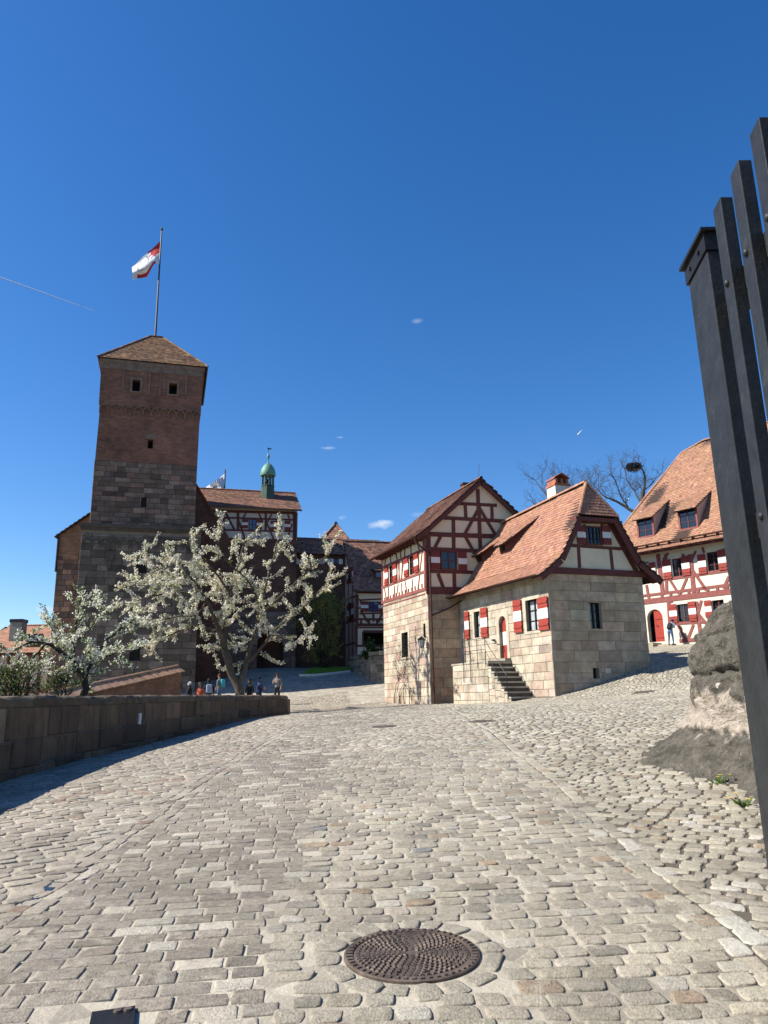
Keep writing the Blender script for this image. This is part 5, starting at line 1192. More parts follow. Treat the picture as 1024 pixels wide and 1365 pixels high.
# ================================================================== rising boundary wall with tiled coping beyond the parapet
def ramp_wall():
    g = empty('tile_capped_wall', at(160,915,34), 'brick garden wall with sloping tiled coping rising behind the parapet', 'wall')
    A_, B_ = at(70,926,31.), at(242,889,41.); F = Face(A_[:2], B_[:2]); L_ = F.L; m = MB()
    zA, zB = A_[2], B_[2]
    q = [(0,-1.5),(L_,-1.5),(L_,zB-.2),(0,zA-.2)]; m.face([F.pt(u,z,0) for u,z in q],0,None,q); F.poly(m, q, -.5, -.01, 1)
    m.build('brick_wall', [M['brick_warm'], M['dark_mortar']], g)
    m = MB(); tp = tpal((.40,.25,.17),.12)
    N = 48
    for k in range(N):
        u0, u1 = L_*k/N+.01, L_*(k+1)/N-.01; z0, z1 = zA+(zB-zA)*k/N, zA+(zB-zA)*(k+1)/N; c = tp(); j = random.uniform(0,.02)
        for (o0,h0,o1,h1) in ((.22,-.22,-.25,.06),(-.72,-.22,-.25,.06)):
            a = [F.pt(u0,z0+h0+j,o0),F.pt(u1,z1+h0+j,o0),F.pt(u1,z1+h1+j,o1),F.pt(u0,z0+h1+j,o1)]; m.prism(a, (0,0,-.035), 0, c)
    ridge(m, F.pt(0,zA+.06,-.25), F.pt(L_,zB+.06,-.25), tp, r=.08, seg=.4); m.build('tile_coping', M['tile'], g)
ramp_wall()
def low_wall():
    g = empty('low_stone_wall', at(490,912,50.5), 'low retaining wall of rough stone beside the tall timbered house, half in shade', 'wall')
    a, b, c = at(463,904,57), at(494,913,50.6), at(514,911,50.0); za, zb, zc = at(469,879,57)[2], at(495,874,50.6)[2], at(513,872,50)[2]
    pl = spal((.27,.23,.175), .2, ((.2,(.17,.14,.11)),)); m = MB()
    for (p, q, z0, z1) in ((a,b,za,zb),(b,c,zb,zc)):
        F = Face(p[:2], q[:2]); zt = (z0+z1)/2; F.box(m, 0, F.L, 1.2, min(z0,z1)-.1, -.5, -.03, 0)
        ashlar(m, F, 0, F.L, 2.2, min(z0,z1)-.02, [], pl, hr=(.2,.32), wr=(.25,.6), gap=.015, m=1)
        u = 0
        while u < F.L: w = min(random.uniform(.25,.5), F.L-u+.01); F.box(m, u+.01, u+w-.01, min(z0,z1), min(z0,z1)+random.uniform(.18,.3), -.5, .02, 1, pl(0)); u += w
    m.build('stonework', [M['wall_mortar'], M['sandstone']], g)
low_wall()
# ================================================================== rough rock-faced buttress at the right
def rock_mat():
    m = M['rock']; n = m.node_tree.nodes; l = m.node_tree.links; b = n['Principled BSDF']; src = b.inputs['Base Color'].links[0].from_socket
    g = n.new('ShaderNodeNewGeometry'); sp = n.new('ShaderNodeSeparateXYZ'); l.new(g.outputs['Position'], sp.inputs[0])
    mp = n.new('ShaderNodeMapping'); mp.inputs['Scale'].default_value = (4.5,4.5,1.1); l.new(g.outputs['Position'], mp.inputs[0])
    nz = n.new('ShaderNodeTexNoise'); nz.inputs['Scale'].default_value = 1.; nz.inputs['Detail'].default_value = 5; l.new(mp.outputs[0], nz.inputs[0])
    ad = n.new('ShaderNodeMath'); ad.operation = 'MULTIPLY_ADD'; ad.inputs[1].default_value = -.62; l.new(nz.outputs[0], ad.inputs[0]); l.new(sp.outputs[2], ad.inputs[2])   # z - .62*noise
    r = n.new('ShaderNodeValToRGB'); e = r.color_ramp.elements; e[0].position = .0; e[0].color = (0,0,0,1); e[1].position = 1; e[1].color = (0,0,0,1)
    for p, v in ((.30,0),(.34,1),(.55,1),(.60,0)): x = e.new(p); x.color = (v,v,v,1)
    mr = n.new('ShaderNodeMapRange'); mr.inputs[1].default_value = .4; mr.inputs[2].default_value = 1.9; l.new(ad.outputs[0], mr.inputs[0]); l.new(mr.outputs[0], r.inputs[0])
    mm = n.new('ShaderNodeMix'); mm.data_type = 'RGBA'; l.new(r.outputs[0], mm.inputs[0]); l.new(src, mm.inputs[6])
    n2 = n.new('ShaderNodeTexNoise'); n2.inputs['Scale'].default_value = 8.; n2.inputs['Detail'].default_value = 6; l.new(g.outputs['Position'], n2.inputs[0])
    c2 = n.new('ShaderNodeValToRGB'); c2.color_ramp.elements[0].position = .3; c2.color_ramp.elements[0].color = (.31,.26,.205,1); c2.color_ramp.elements[1].position = .7; c2.color_ramp.elements[1].color = (.48,.41,.34,1); l.new(n2.outputs[0], c2.inputs[0]); l.new(c2.outputs[0], mm.inputs[7])
    # pale droppings and lichen spots
    vo = n.new('ShaderNodeTexNoise'); vo.inputs['Scale'].default_value = 2.4; vo.inputs['Detail'].default_value = 2
    mp2 = n.new('ShaderNodeMapping'); mp2.inputs['Scale'].default_value = (4.5,4.5,2.); l.new(g.outputs['Position'], mp2.inputs[0]); l.new(mp2.outputs[0], vo.inputs[0])
    m2 = n.new('ShaderNodeMapRange'); m2.inputs[1].default_value = .72; m2.inputs[2].default_value = .77; l.new(vo.outputs[0], m2.inputs[0])
    m3 = n.new('ShaderNodeMix'); m3.data_type = 'RGBA'; l.new(m2.outputs[0], m3.inputs[0]); l.new(mm.outputs[2], m3.inputs[6]); m3.inputs[7].default_value = (.5,.48,.40,1)
    l.new(m3.outputs[2], b.inputs['Base Color'])
rock_mat()
def buttress():
    B = np.array([(6.6,14.2),(5.0,13.0),(3.9,11.8),(3.4,10.9),(3.17,10.15),(3.28,9.45),(3.58,8.9),(3.62,8.3),(3.45,7.6),(3.36,7.05),(3.40,6.3),(3.35,5.2),(3.3,4.2)])
    U = np.array([(6.9,13.8),(5.4,12.6),(4.45,11.4),(4.12,10.7),(4.0,10.1),(3.93,9.7),(4.02,9.2),(4.02,8.5),(3.88,7.8),(3.78,7.1),(3.7,6.3),(3.62,5.2),(3.6,4.2)])
    d = np.r_[0, np.cumsum(np.linalg.norm(np.diff(B,axis=0),axis=1))]; NS, NT = 150, 96
    V = []; ss = np.linspace(0, d[-1], NS)
    for s in ss:
        b = np.array([np.interp(s,d,B[:,k]) for k in (0,1)]); u = np.array([np.interp(s,d,U[:,k]) for k in (0,1)])
        y = b[1]; z0 = float(zg(b[0],b[1]))-.15; top = float(np.interp(y, [4,7,9,10,11,14], [3.6,3.0,2.72,2.6,2.4,2.2]))
        for k in range(NT):
            t = k/(NT-1); z = z0+(top-z0)*min(t/.86,1.)
            rel = z-z0-.15
            f = np.clip(rel/.62,0,1); f = f**.62
            xy = b+(u-b)*f
            if rel > 1.0: xy = xy + (np.array([.5,.25]))*max(0,(rel-1.0)/(top-z0-1.0))**2.2*.8
            if t > .86: xy = xy + np.array([1.8,.4])*(t-.86)/.14; z = top+.12*math.sin((t-.86)/.14*math.pi)
            p = Vector((xy[0],xy[1],z)); vd = noise.voronoi(p*2.6)[0]; n1 = -min(.05,(vd[1]-vd[0])*.0)-.05*max(0,.12-(vd[1]-vd[0]))/.12 + noise.noise(p*1.6)*.08+noise.noise(p*4.2)*.06+noise.noise(p*10)*.028+noise.noise(p*24)*.014+noise.noise(p*48)*.006
            # bedding joints between the big blocks
            j = -.07*math.exp(-((z-1.86-.03*math.sin(s*3))/.035)**2) -.05*math.exp(-((z-1.16)/.03)**2)-.08*math.exp(-((z-2.30-.06*math.sin(s*2))/.045)**2)
            bul = .05*math.sin((z-1.2)*4.6)**2 if z > 1.2 else 0
            V.append((xy[0]-(n1+j+bul)*.93, xy[1]-(n1+j+bul)*.36, z+n1*.25))
    F_ = [(i*NT+k,(i+1)*NT+k,(i+1)*NT+k+1,i*NT+k+1) for i in range(NS-1) for k in range(NT-1)]
    me = D.meshes.new('rough_stone_buttress'); g = np.array([4.,9.,.7]); me.from_pydata([(v[0]-g[0],v[1]-g[1],v[2]-g[2]) for v in V], [], F_); me.materials.append(M['rock']); me.polygons.foreach_set('use_smooth',[True]*len(me.polygons))
    o = D.objects.new('rough_stone_buttress', me); COL.objects.link(o); o.location = g; tag(o, 'weathered grey sandstone buttress with flared foot and pinkish band beside the dark gate', 'wall')
buttress()
# ================================================================== dark timber gate leaf
def gate():
    g = empty('timber_gate', (1.9,3.3,.2), 'tall dark grey painted timber gate leaf of upright square bars, standing open at right', 'gate')
    def shaft(mb, x0, x1, y0, y1, z0, z1): mb.box((x0,y0,z0),(x1,y1,z1))
    dx = (1.91-1.78)/(4.29-3.05)  # the leaf's line in plan
    X = lambda y: 1.775+dx*(y-3.05)
    H = 4.2
    m = MB(); y0, y1 = 3.90, 4.27; m.hexa([(X(y0)+.035,y0,.15),(X(y0)+.135,y0,.15),(X(y1)+.135,y1,.15),(X(y1)+.035,y1,.15),(X(y0),y0,4.06),(X(y0)+.10,y0,4.06),(X(y1)+.10,y1,4.06),(X(y1),y1,4.06)])
    po = m.build('post', M['fence_paint'], g, bevel=.006)
    m = MB(); e = .012; m.hexa([(X(y0)-e,y0-e,4.06),(X(y0)+.10+e,y0-e,4.06),(X(y1)+.10+e,y1+e,4.06),(X(y1)-e,y1+e,4.06),(X(y0)-e,y0-e,4.17),(X(y0)+.10+e,y0-e,4.17),(X(y1)+.10+e,y1+e,4.17),(X(y1)-e,y1+e,4.17)])
    e = .035; m.hexa([(X(y0)-e,y0-e,4.17),(X(y0)+.10+e,y0-e,4.17),(X(y1)+.10+e,y1+e,4.17),(X(y1)-e,y1+e,4.17),(X(y0)-e,y0-e,4.19),(X(y0)+.10+e,y0-e,4.19),(X(y1)+.10+e,y1+e,4.19),(X(y1)-e,y1+e,4.19)])
    cp = m.build('metal_cap', M['iron'], po); 
    for yy in (y0+.1,y1-.1): m = MB(); m.tube([(X(yy)-.012,yy,4.11),(X(yy)-.024,yy,4.11)], .014, 8); m.build('screw', M['iron'], cp)
    def bolt(mb, y, z, r=.022):
        c = np.array([X(y)+.03*(4.2-z)/4.,y,z]); i0 = len(mb.v); K = 12
        for k, (rr, off) in enumerate(((r,.0),(r*.9,.010),(r*.55,.017),(0.001,.019))):
            for q in range(K): t = 2*math.pi*q/K; mb.v.append((float(c[0]-off), float(c[1]+rr*math.cos(t)), float(c[2]+rr*math.sin(t))))
        for k in range(3):
            for q in range(K): mb.f.append((i0+k*K+q,i0+k*K+(q+1)%K,i0+(k+1)*K+(q+1)%K,i0+(k+1)*K+q)); mb.m.append(0); mb.c.append(None); mb.st.append(None)
    y = 3.61
    for k in range(9):
        ya, yb = y, y+.125; w = .068; m = MB(); H_ = H+.004*(k%3)
        m.hexa([(X(ya)+.03,ya,.2),(X(ya)+w+.03,ya,.2),(X(yb)+w+.03,yb,.2),(X(yb)+.03,yb,.2),(X(ya),ya,H_),(X(ya)+w,ya,H_),(X(yb)+w,yb,H_-.0),(X(yb),yb,H_)])
        b = m.build('bar', M['fence_paint'], g, bevel=.005); yc = y+.062
        for z in (3.72,2.45,1.15,.45):
            if k < 5: mb = MB(); bolt(mb, yc, z); mb.build('bolt', M['fence_paint'], b, smooth=True)
        y -= .287
    y = y
    for z in (3.72,2.45,1.15,.45):
        m = MB(); ya, yb = .9, 3.90; m.hexa([(X(ya)+.08,ya,z-.07),(X(ya)+.17,ya,z-.07),(X(yb)+.17,yb,z-.07),(X(yb)+.072,yb,z-.07),(X(ya)+.072,ya,z+.07),(X(ya)+.17,ya,z+.07),(X(yb)+.17,yb,z+.07),(X(yb)+.072,yb,z+.07)]); m.build('rail', M['fence_paint'], g, bevel=.005)
    return g
gate()
# ================================================================== covers in the road
def cover(px, py, R, name, label, detail=True):
    p = ground_hit(px, py); cx, cy = p[0], p[1]; g = empty(name, (cx,cy,float(zg(cx,cy))), label, 'manhole cover')
    Z = lambda x, y, h: float(zg(x,y))+h
    def ringm(mb, prof, n=64):
        i0 = len(mb.v)
        for r, h in prof:
            for q in range(n): t = 2*math.pi*q/n; x, y = cx+r*math.cos(t), cy+r*math.sin(t); mb.v.append((x,y,Z(x,y,h)))
        for k in range(len(prof)-1):
            for q in range(n): mb.f.append((i0+k*n+q,i0+k*n+(q+1)%n,i0+(k+1)*n+(q+1)%n,i0+(k+1)*n+q)); mb.m.append(0); mb.c.append(None); mb.st.append(None)
    m = MB(); ringm(m, [(R,-.02),(R,.012),(R-.008,.016),(R*.87,.016),(R*.868,.004),(R*.86,.004)])
    if detail:
        for q in range(52):
            t = 2*math.pi*q/52; rr = R*.925; c = np.array([cx+rr*math.cos(t),cy+rr*math.sin(t),0]); c[2] = Z(c[0],c[1],.018); a = np.array([math.cos(t),math.sin(t),0]); b = np.array([-a[1],a[0],0]); m.obox(c, a*R*.035, b*.0085, (0,0,.004))
    m.build('frame', M['cast_iron'], g)
    m = MB(); ringm(m, [(R*.855,-.01),(R*.855,.011),(R*.83,.012),(.0001,.012)])
    if detail:
        k = 0; r = .045
        while r < R*.83:
            nq = int(2*math.pi*r/.032); off = (k%2)*.5
            for q in range(nq):
                t = 2*math.pi*(q+off)/nq; x, y = cx+r*math.cos(t), cy+r*math.sin(t)
                if abs(r-R*.70) < .012 and q % 5 == 0: continue
                a = np.array([math.cos(t),math.sin(t),0]); b = np.array([-a[1],a[0],0]); s = .0095
                zz = Z(x,y,.012); c = np.array([x,y,zz]); top = c+[0,0,.008]
                m.hexa([c-a*s-b*s*1.1,c+a*s-b*s*1.1,c+a*s+b*s*1.1,c-a*s+b*s*1.1,top-a*s*.7-b*s*.8,top+a*s*.7-b*s*.8,top+a*s*.7+b*s*.8,top-a*s*.7+b*s*.8])
            r += .0265; k += 1
        for q in range(12):
            t = 2*math.pi*(q+.5)/12; rr = R*.70; c = np.array([cx+rr*math.cos(t),cy+rr*math.sin(t),0]); c[2] = Z(c[0],c[1],.0135); m.obox(c, (.016,0,0),(0,.011,0),(0,0,.0015), 1)
    m.build('cover', [M['cast_iron'], M['void']], g)
cover(549,1275,.355,'manhole_cover','large round studded cast iron cover in the foreground cobbles')
cover(512,969,.28,'manhole_cover','small dark cover farther up the middle of the road', False)
cover(640,962,.24,'manhole_cover','small pale edged cover near the foot of the house stair', False)
cover(858,923,.34,'manhole_cover','oval looking dark cover on the slope right of the stone house', False)
def collar():
    # stones laid round the big cover
    x0, y0, R = HOLES[0]; 
def corner_drain():
    p = ground_hit(132,1358); g = empty('drain_grate', p, 'corner of a dark metal drain plate with two bolts at bottom left', 'drain'); m = MB()
    q = [ground_hit(92,1361), ground_hit(178,1351), ground_hit(176,1364), ground_hit(175,1364)]
    a, b = ground_hit(122,1360), ground_hit(180,1352.5); d = b-a; dn = np.array([d[1],-d[0],0]); dn = nn(dn)*.3
    P = []
    for s_, t_ in ((0,0),(1,0),(1,1),(0,1)): v = a+d*s_+dn*t_; P.append((v[0],v[1],float(zg(v[0],v[1]))+.008))
    m.prism(P, (0,0,.012)); pl = m.build('plate', M['iron'], g); m = MB()
    for s_ in (.6,.83):
        v = a+d*s_+dn*.12; z = float(zg(v[0],v[1]))+.02; m.lathe((v[0],v[1],z), [(.02,0),(.018,.008),(0,.010)], 12)
    m.build('bolt', M['cast_iron'], pl)
corner_drain()
def puddle():
    pts = [(4,1215),(30,1195),(62,1180),(95,1158),(110,1149),(104,1163),(72,1187),(40,1206),(8,1222)]
    m = MB(); P = [ground_hit(*p) for p in pts]; m.prism([(p[0],p[1],float(zg(p[0],p[1]))+.001) for p in P], (0,0,.004)); o = m.build('puddle', M['wet'])
    tag(o, kind='structure')
mk('wet', (.03,.028,.025), rough=.12, var=.3, bump=.1, spec=.6)
puddle()
# ================================================================== vegetation
def leafquad(V, p, s, rnd):
    a = nn(rnd.normal(0,1,3)); b = nn(np.cross(a, rnd.normal(0,1,3)+1e-6)); V.append((p-a*s-b*s*.6, p+a*s*.2-b*s, p+a*s+b*s*.3, p-a*s*.1+b*s))
def quads_mesh(name, Q, mats, mi, parent):
    Q = np.array(Q, np.float32); n = len(Q); off = wloc(parent) if parent is not None else np.zeros(3); me = D.meshes.new(name)
    me.vertices.add(n*4); me.vertices.foreach_set('co', (Q.reshape(-1,3)-off).astype(np.float32).ravel()); me.loops.add(n*4); me.loops.foreach_set('vertex_index', np.arange(n*4,dtype=np.int32)); me.polygons.add(n); me.polygons.foreach_set('loop_start', np.arange(0,n*4,4,dtype=np.int32)); me.polygons.foreach_set('material_index', np.array(mi,np.int32)); me.update(calc_edges=True)
    for m in mats: me.materials.append(m)
    o = D.objects.new(name, me); COL.objects.link(o)
    if parent is not None: o.parent = parent
    return o
def grow_tree(name, label, cat, base, limbs, D0, seed, mats, wt, bark, twig_len, twigs_per_m, leaf, bloom_step, r0=.16, up=.15, group=None, sub=3, nleaf=4, spread=.09, pull=None, bare_frac=.0, wob=.16):
    random.seed(seed); rn = np.random.default_rng(seed); g = empty(name, base, label, cat, group); W = MB(); Q = []; MI = []
    def twig(p, d, L_, r, dep, bare):
        n = max(3,int(L_/.18)); pts = [p]; dd = d.copy()
        for k in range(n):
            dd = nn(dd + rn.normal(0,wob,3) + np.array([0,0,up*.3])); p = p+dd*L_/n; pts.append(p)
            if dep > 0 and random.random() < .75: 
                sd_ = nn(dd + rn.normal(0,.6,3)); twig(p, sd_, L_*random.uniform(.3,.6), r*.6, dep-1, bare)
        W.tube(pts, [max(.004,r*(1-.75*k/n)) for k in range(n+1)], 4 if r < .03 else 5, cap=False)
        if not bare and leaf:
            st_ = bloom_step; t = .12
            while t < 1:
                i = min(int(t*n),n-1); q = pts[i]+(pts[i+1]-pts[i])*(t*n-i)
                c = random.choices(range(len(mats)), wt)[0]
                for _ in range(nleaf): leafquad(Q, q+rn.normal(0,spread*.5,3), leaf*random.uniform(.6,1.25), rn); MI.append(c if random.random() < .8 else random.choices(range(len(mats)), wt)[0])
                t += st_/L_*random.uniform(.6,1.6)
    for pts, rr0, rr1, dz in limbs:
        n = len(pts); P = []
        for k, (x,y) in enumerate(pts):
            dep = dz[0]+(dz[1]-dz[0])*k/(n-1); P.append(at(x,y,D0+dep))
        # smooth subdivide with slight wander
        PP = []; 
        for k in range(n-1):
            for q in range(4):
                t = q/4; p0 = P[max(k-1,0)]; p1, p2 = P[k], P[k+1]; p3 = P[min(k+2,n-1)]
                v = .5*((2*p1)+(-p0+p2)*t+(2*p0-5*p1+4*p2-p3)*t*t+(-p0+3*p1-3*p2+p3)*t**3); PP.append(v+rn.normal(0,.02,3)*(k+q>0))
        PP.append(P[-1]); N = len(PP); W.tube(PP, [rr0+(rr1-rr0)*(k/(N-1))**.8 for k in range(N)], 8)
        for k in range(2 if rr0 > .09 and not (rr0 < .12) else 1, N-1):
            if rr0+(rr1-rr0)*(k/(N-1)) > .14: continue
            seg = PP[k+1]-PP[k]; L_ = np.linalg.norm(seg); cnt = L_*twigs_per_m
            for _ in range(int(cnt)+(random.random() < cnt%1)):
                d0 = nn(seg); d = nn(d0*.6 + rn.normal(0,.8,3) + np.array([0,0,up]) + (np.array(pull) if pull is not None else 0))
                twig(PP[k]+seg*random.random(), d, twig_len*random.uniform(.45,1.2)*(1-.3*k/N), .02 if rr0 > .05 else .012, sub, random.random() < bare_frac)
        for _ in range(3): twig(PP[-1], nn(PP[-1]-PP[-2]+rn.normal(0,.3,3)), twig_len*random.uniform(.6,1.), .02, sub, random.random() < bare_frac)
    W.build('trunk', M[bark], g, smooth=True)
    if Q: o = quads_mesh('crown', Q, [M[x] for x in mats], MI, g)
    print(name, len(Q), 'leaf faces', len(W.v)); return g
bt = at(322,932,37.5)
grow_tree('blossom_tree','large blossom tree with leaning trunk and spreading white sprays in front of the tower','tree',(bt[0],bt[1],float(zg(bt[0],bt[1]))),[
 ([(324,945),(319,920),(309,895),(300,866)],.24,.17,(0,0)),
 ([(300,866),(290,835),(275,800),(255,770),(238,748)],.15,.03,(0,-1.5)),
 ([(300,866),(300,830),(306,790),(318,752),(326,722)],.13,.03,(0,1.5)),
 ([(317,915),(327,890),(334,860),(345,825),(352,790),(362,752),(370,722)],.16,.03,(0,.5)),
 ([(345,825),(368,800),(392,778),(415,757),(436,740)],.08,.02,(.3,-.5)),
 ([(275,800),(245,790),(212,792),(180,802)],.08,.02,(-.7,-2)),
 ([(292,842),(258,835),(228,846),(196,858)],.08,.02,(0,1.0)),
 ([(330,882),(346,866),(362,845),(388,822),(414,800),(434,778)],.09,.02,(0,2)),
 ([(306,790),(286,762),(266,738),(252,722)],.07,.02,(.8,-1)),
 ([(238,748),(214,758),(186,772)],.05,.02,(-1.5,.5)),
 ([(345,825),(340,790),(322,765),(300,745),(290,720)],.07,.02,(.3,-2.5)),
 ([(362,845),(375,850),(395,855),(412,850)],.05,.02,(1,-1)),
 ([(290,835),(300,800),(290,780),(270,770)],.06,.02,(0,3)),
 ([(255,770),(225,775),(200,745),(190,735)],.05,.02,(-1,2)),
 ([(275,800),(262,820),(235,822),(205,830)],.05,.02,(-.5,-2.5)),
],37.5,11,['blossom','blossom_warm','leaf_young'],[.52,.34,.14],'bark',1.25,2.55,.040,.05,sub=1,up=.03,nleaf=4,spread=.085,wob=.07)
b2 = at(112,930,27.)
grow_tree('blossom_tree','smaller white blossom tree at left with a dark crooked trunk','tree',(b2[0],b2[1],float(zg(b2[0],b2[1]))),[
 ([(113,960),(113,925),(113,905),(106,895),(97,882)],.15,.10,(0,0)),
 ([(97,882),(99,855),(103,825),(107,800)],.09,.02,(0,.5)),
 ([(97,882),(80,868),(62,858),(38,858),(14,868)],.08,.02,(0,-1)),
 ([(113,905),(124,880),(140,858),(160,838),(172,826)],.07,.02,(0,1)),
 ([(62,858),(48,872),(30,884),(10,890)],.04,.015,(-.7,.5)),
 ([(80,868),(74,845),(66,828)],.04,.015,(-.4,.8)),
 ([(99,855),(120,838),(135,812)],.04,.015,(.2,-1)),
 ([(106,895),(90,895),(72,890),(50,885)],.04,.015,(0,1.5)),
 ([(124,880),(145,875),(168,862)],.04,.015,(0,-1)),
],27.,12,['blossom','leaf_young','leaf_green'],[.66,.22,.12],'bark_dark',.8,5.2,.034,.05,sub=1,up=.08,nleaf=4,spread=.075,wob=.10)
grow_tree('bare_twigs','','tree',at(60,900,33.),[([(90,900),(75,840),(62,815)],.05,.012,(0,0)),([(75,840),(60,822),(50,806)],.03,.01,(0,.5)),([(75,840),(82,818),(80,800)],.03,.01,(0,.5))],33.,13,['leaf_young'],[1],'bark_dark',.9,2.2,0,.1,sub=1,up=.5) if False else None
tb = at(858,760,63.)
grow_tree('bare_tree','leafless tree with a bird nest between the stone house and the long timbered house','tree',(tb[0],tb[1],float(zg(tb[0],tb[1]))),[
 ([(858,860),(857,760),(856,700),(855,672),(858,655)],.34,.16,(0,0)),
 ([(858,655),(860,640),(858,628),(848,616)],.13,.04,(0,.5)),
 ([(855,690),(838,678),(822,668),(806,662),(797,652)],.17,.04,(0,1)),
 ([(838,678),(828,662),(822,645),(815,632)],.07,.03,(.5,-1)),
 ([(858,655),(868,645),(880,632)],.07,.03,(0,-1)),
 ([(855,672),(846,655),(836,640),(833,625)],.08,.03,(0,1.5)),
],63.,14,['leaf_young'],[1],'bark_bare',1.8,3.6,0,.1,sub=3,up=.35)
tc_ = at(742,760,66.)
grow_tree('bare_tree','leafless tree whose twigs spread behind the white chimney','tree',(tc_[0],tc_[1],float(zg(tc_[0],tc_[1]))),[
 ([(745,860),(744,760),(742,700),(742,680)],.3,.14,(0,0)),
 ([(742,680),(730,662),(720,650),(714,640)],.1,.03,(0,1)),([(742,680),(748,660),(752,645)],.1,.03,(0,-1)),([(742,680),(760,665),(775,650),(782,640)],.1,.03,(0,1)),([(742,690),(725,680),(712,672)],.07,.03,(0,0)),([(742,690),(765,672),(790,655)],.07,.03,(0,0)),
],66.,15,['leaf_young'],[1],'bark_bare',1.9,3.2,0,.1,sub=3,up=.3)
n_ = at(845,622,63.5); m = MB(); rr_ = np.random.default_rng(3)
for k in range(260):
    t = rr_.uniform(0,2*math.pi); ph = rr_.uniform(-.9,.5); R_ = .62*rr_.uniform(.75,1.05); c = n_+np.array([R_*math.cos(t)*math.cos(ph),R_*math.sin(t)*math.cos(ph),R_*.62*math.sin(ph)]); d = nn(np.array([-math.sin(t),math.cos(t),rr_.normal(0,.4)])+rr_.normal(0,.3,3))*.26; m.tube([c-d,c+d],.018,3,cap=False)
o = m.build('bird_nest', M['bark_dark']); tag(o, 'round dark twig nest high in the leafless tree', 'nest')
def bush(name, label, cat, px, py0, py1, Dp, rpx, seed, mats, wt, leaf, nst, bark='bark_dark', twl=.8, per=3., sub=2, group=None):
    random.seed(seed); b = at(px,py1,Dp); lim = []
    for k in range(nst):
        f = (k+.5)/nst*2-1; xt = px+f*rpx*.8; yt = py0+(py1-py0)*(.08+.35*abs(f)**2)+random.uniform(0,8)
        lim.append(([(px+f*rpx*.2,py1+4),(px+f*rpx*.45,(py1+yt)/2+4),(xt,yt)],.05,.012,(0,random.uniform(-1.2,1.2)*rpx*Dp/1024/1.5)))
    return grow_tree(name, label, cat, (b[0],b[1],float(zg(b[0],b[1]))), lim, Dp, seed, mats, wt, bark, twl, per, leaf, .10, sub=sub, up=.5, nleaf=2, spread=.12, group=group)
bush('shrub','tall olive green shrub coming into leaf beside the lawn','shrub',430,798,890,56.5,32,21,['leaf_olive','leaf_young','leaf_green'],[.62,.2,.18],.042,13,twl=1.3,per=1.5)
bush('shrub','small leafy evergreen on top of the low retaining wall','shrub',495,858,878,51.5,14,22,['leaf_dark','leaf_green'],[.7,.3],.06,6,twl=.5,per=6.)
bush('shrub','dense green shrub behind the parapet at the far left','shrub',18,893,932,23.,38,23,['leaf_green','leaf_dark','leaf_olive'],[.3,.5,.2],.03,8,twl=.5,per=5.)
bush('shrub','dark shrub behind the parapet below the left blossom tree','shrub',82,905,932,26.,26,24,['leaf_dark','leaf_green','leaf_olive'],[.5,.3,.2],.03,5,twl=.5,per=3.5)
def lawn():
    pts = [np.array([at(x,895,d)[0], d, 0]) for x, d in ((400,53.6),(425,57.6),(466,58.4),(466,55.2),(440,54.2),(420,53.7))]
    m = MB(); c = np.mean(pts,0); nseg = 6
    for k in range(len(pts)):
        a, b = pts[k], pts[(k+1)%len(pts)]
        for i in range(nseg):
            for j in range(nseg):
                f = lambda i_, j_: c+(a+(b-a)*j_/nseg-c)*i_/nseg
                q = [f(i,j),f(i+1,j),f(i+1,j+1),f(i,j+1)]; m.face([(v[0],v[1],float(zg(v[0],v[1]))+.12) for v in q])
    rn = np.random.default_rng(5)
    for k in range(5000):
        i = rn.integers(len(pts)); w = rn.dirichlet((1,1,1)); p = pts[i]*w[0]+pts[(i+1)%len(pts)]*w[1]+c*w[2]; z = float(zg(p[0],p[1]))+.12; t = rn.uniform(0,6.28); h = rn.uniform(.06,.16)
        m.face([(p[0]-.02*math.cos(t),p[1]-.02*math.sin(t),z),(p[0]+.02*math.cos(t),p[1]+.02*math.sin(t),z),(p[0]+rn.normal(0,.03),p[1]+rn.normal(0,.03),z+h)])
    o = m.build('lawn_grass', M['grass']); tag(o, kind='stuff')
    m = MB(); G_ = [np.array([at(x,895,d)[0], d, 0]) for x, d in ((399,53.5),(420,53.5),(440,54.0),(467,55.0))]
    m.tube([(p[0],p[1],float(zg(p[0],p[1]))+.05) for p in G_], .12, 6); o = m.build('lawn_kerb', M['chimney_white']); tag(o, kind='structure')
lawn()
def weed(px, py, label):
    p = ground_hit(px,py); g = empty('flowering_weed', p, label, 'weed', 'yellow flowering weeds at the foot of the buttress'); rn = np.random.default_rng(int(px)); m = MB(); f = MB()
    for k in range(16):
        t = rn.uniform(0,6.28); L_ = rn.uniform(.06,.13); a = np.array([math.cos(t),math.sin(t),rn.uniform(.2,.9)])*L_; b = np.array([-math.sin(t),math.cos(t),0])*.014; q = p+np.array([rn.normal(0,.02),rn.normal(0,.02),.005]); m.face([q, q+a*.5-b, q+a, q+a*.5+b])
    for k in range(4):
        h = p+np.array([rn.normal(0,.05),rn.normal(0,.04),rn.uniform(.07,.13)])
        m.tube([p+np.array([0,0,.01]),h],.003,4)
        for q in range(9): t = q*.7; d = np.array([math.cos(t),math.sin(t),.25])*.02; s = np.array([-math.sin(t),math.cos(t),0])*.006; f.face([h,h+d-s,h+d*1.1,h+d+s])
    m.build('leaves', M['leaf_green'], g); f.build('flowers', M['yellow'], g)
mk('yellow', (.75,.55,.02), rough=.6, var=.1, bump=0)
weed(959,1046,'small yellow flowering weed at the foot of the buttress, the farther one')
weed(990,1076,'yellow flowering weed at the foot of the buttress close to the gate post')
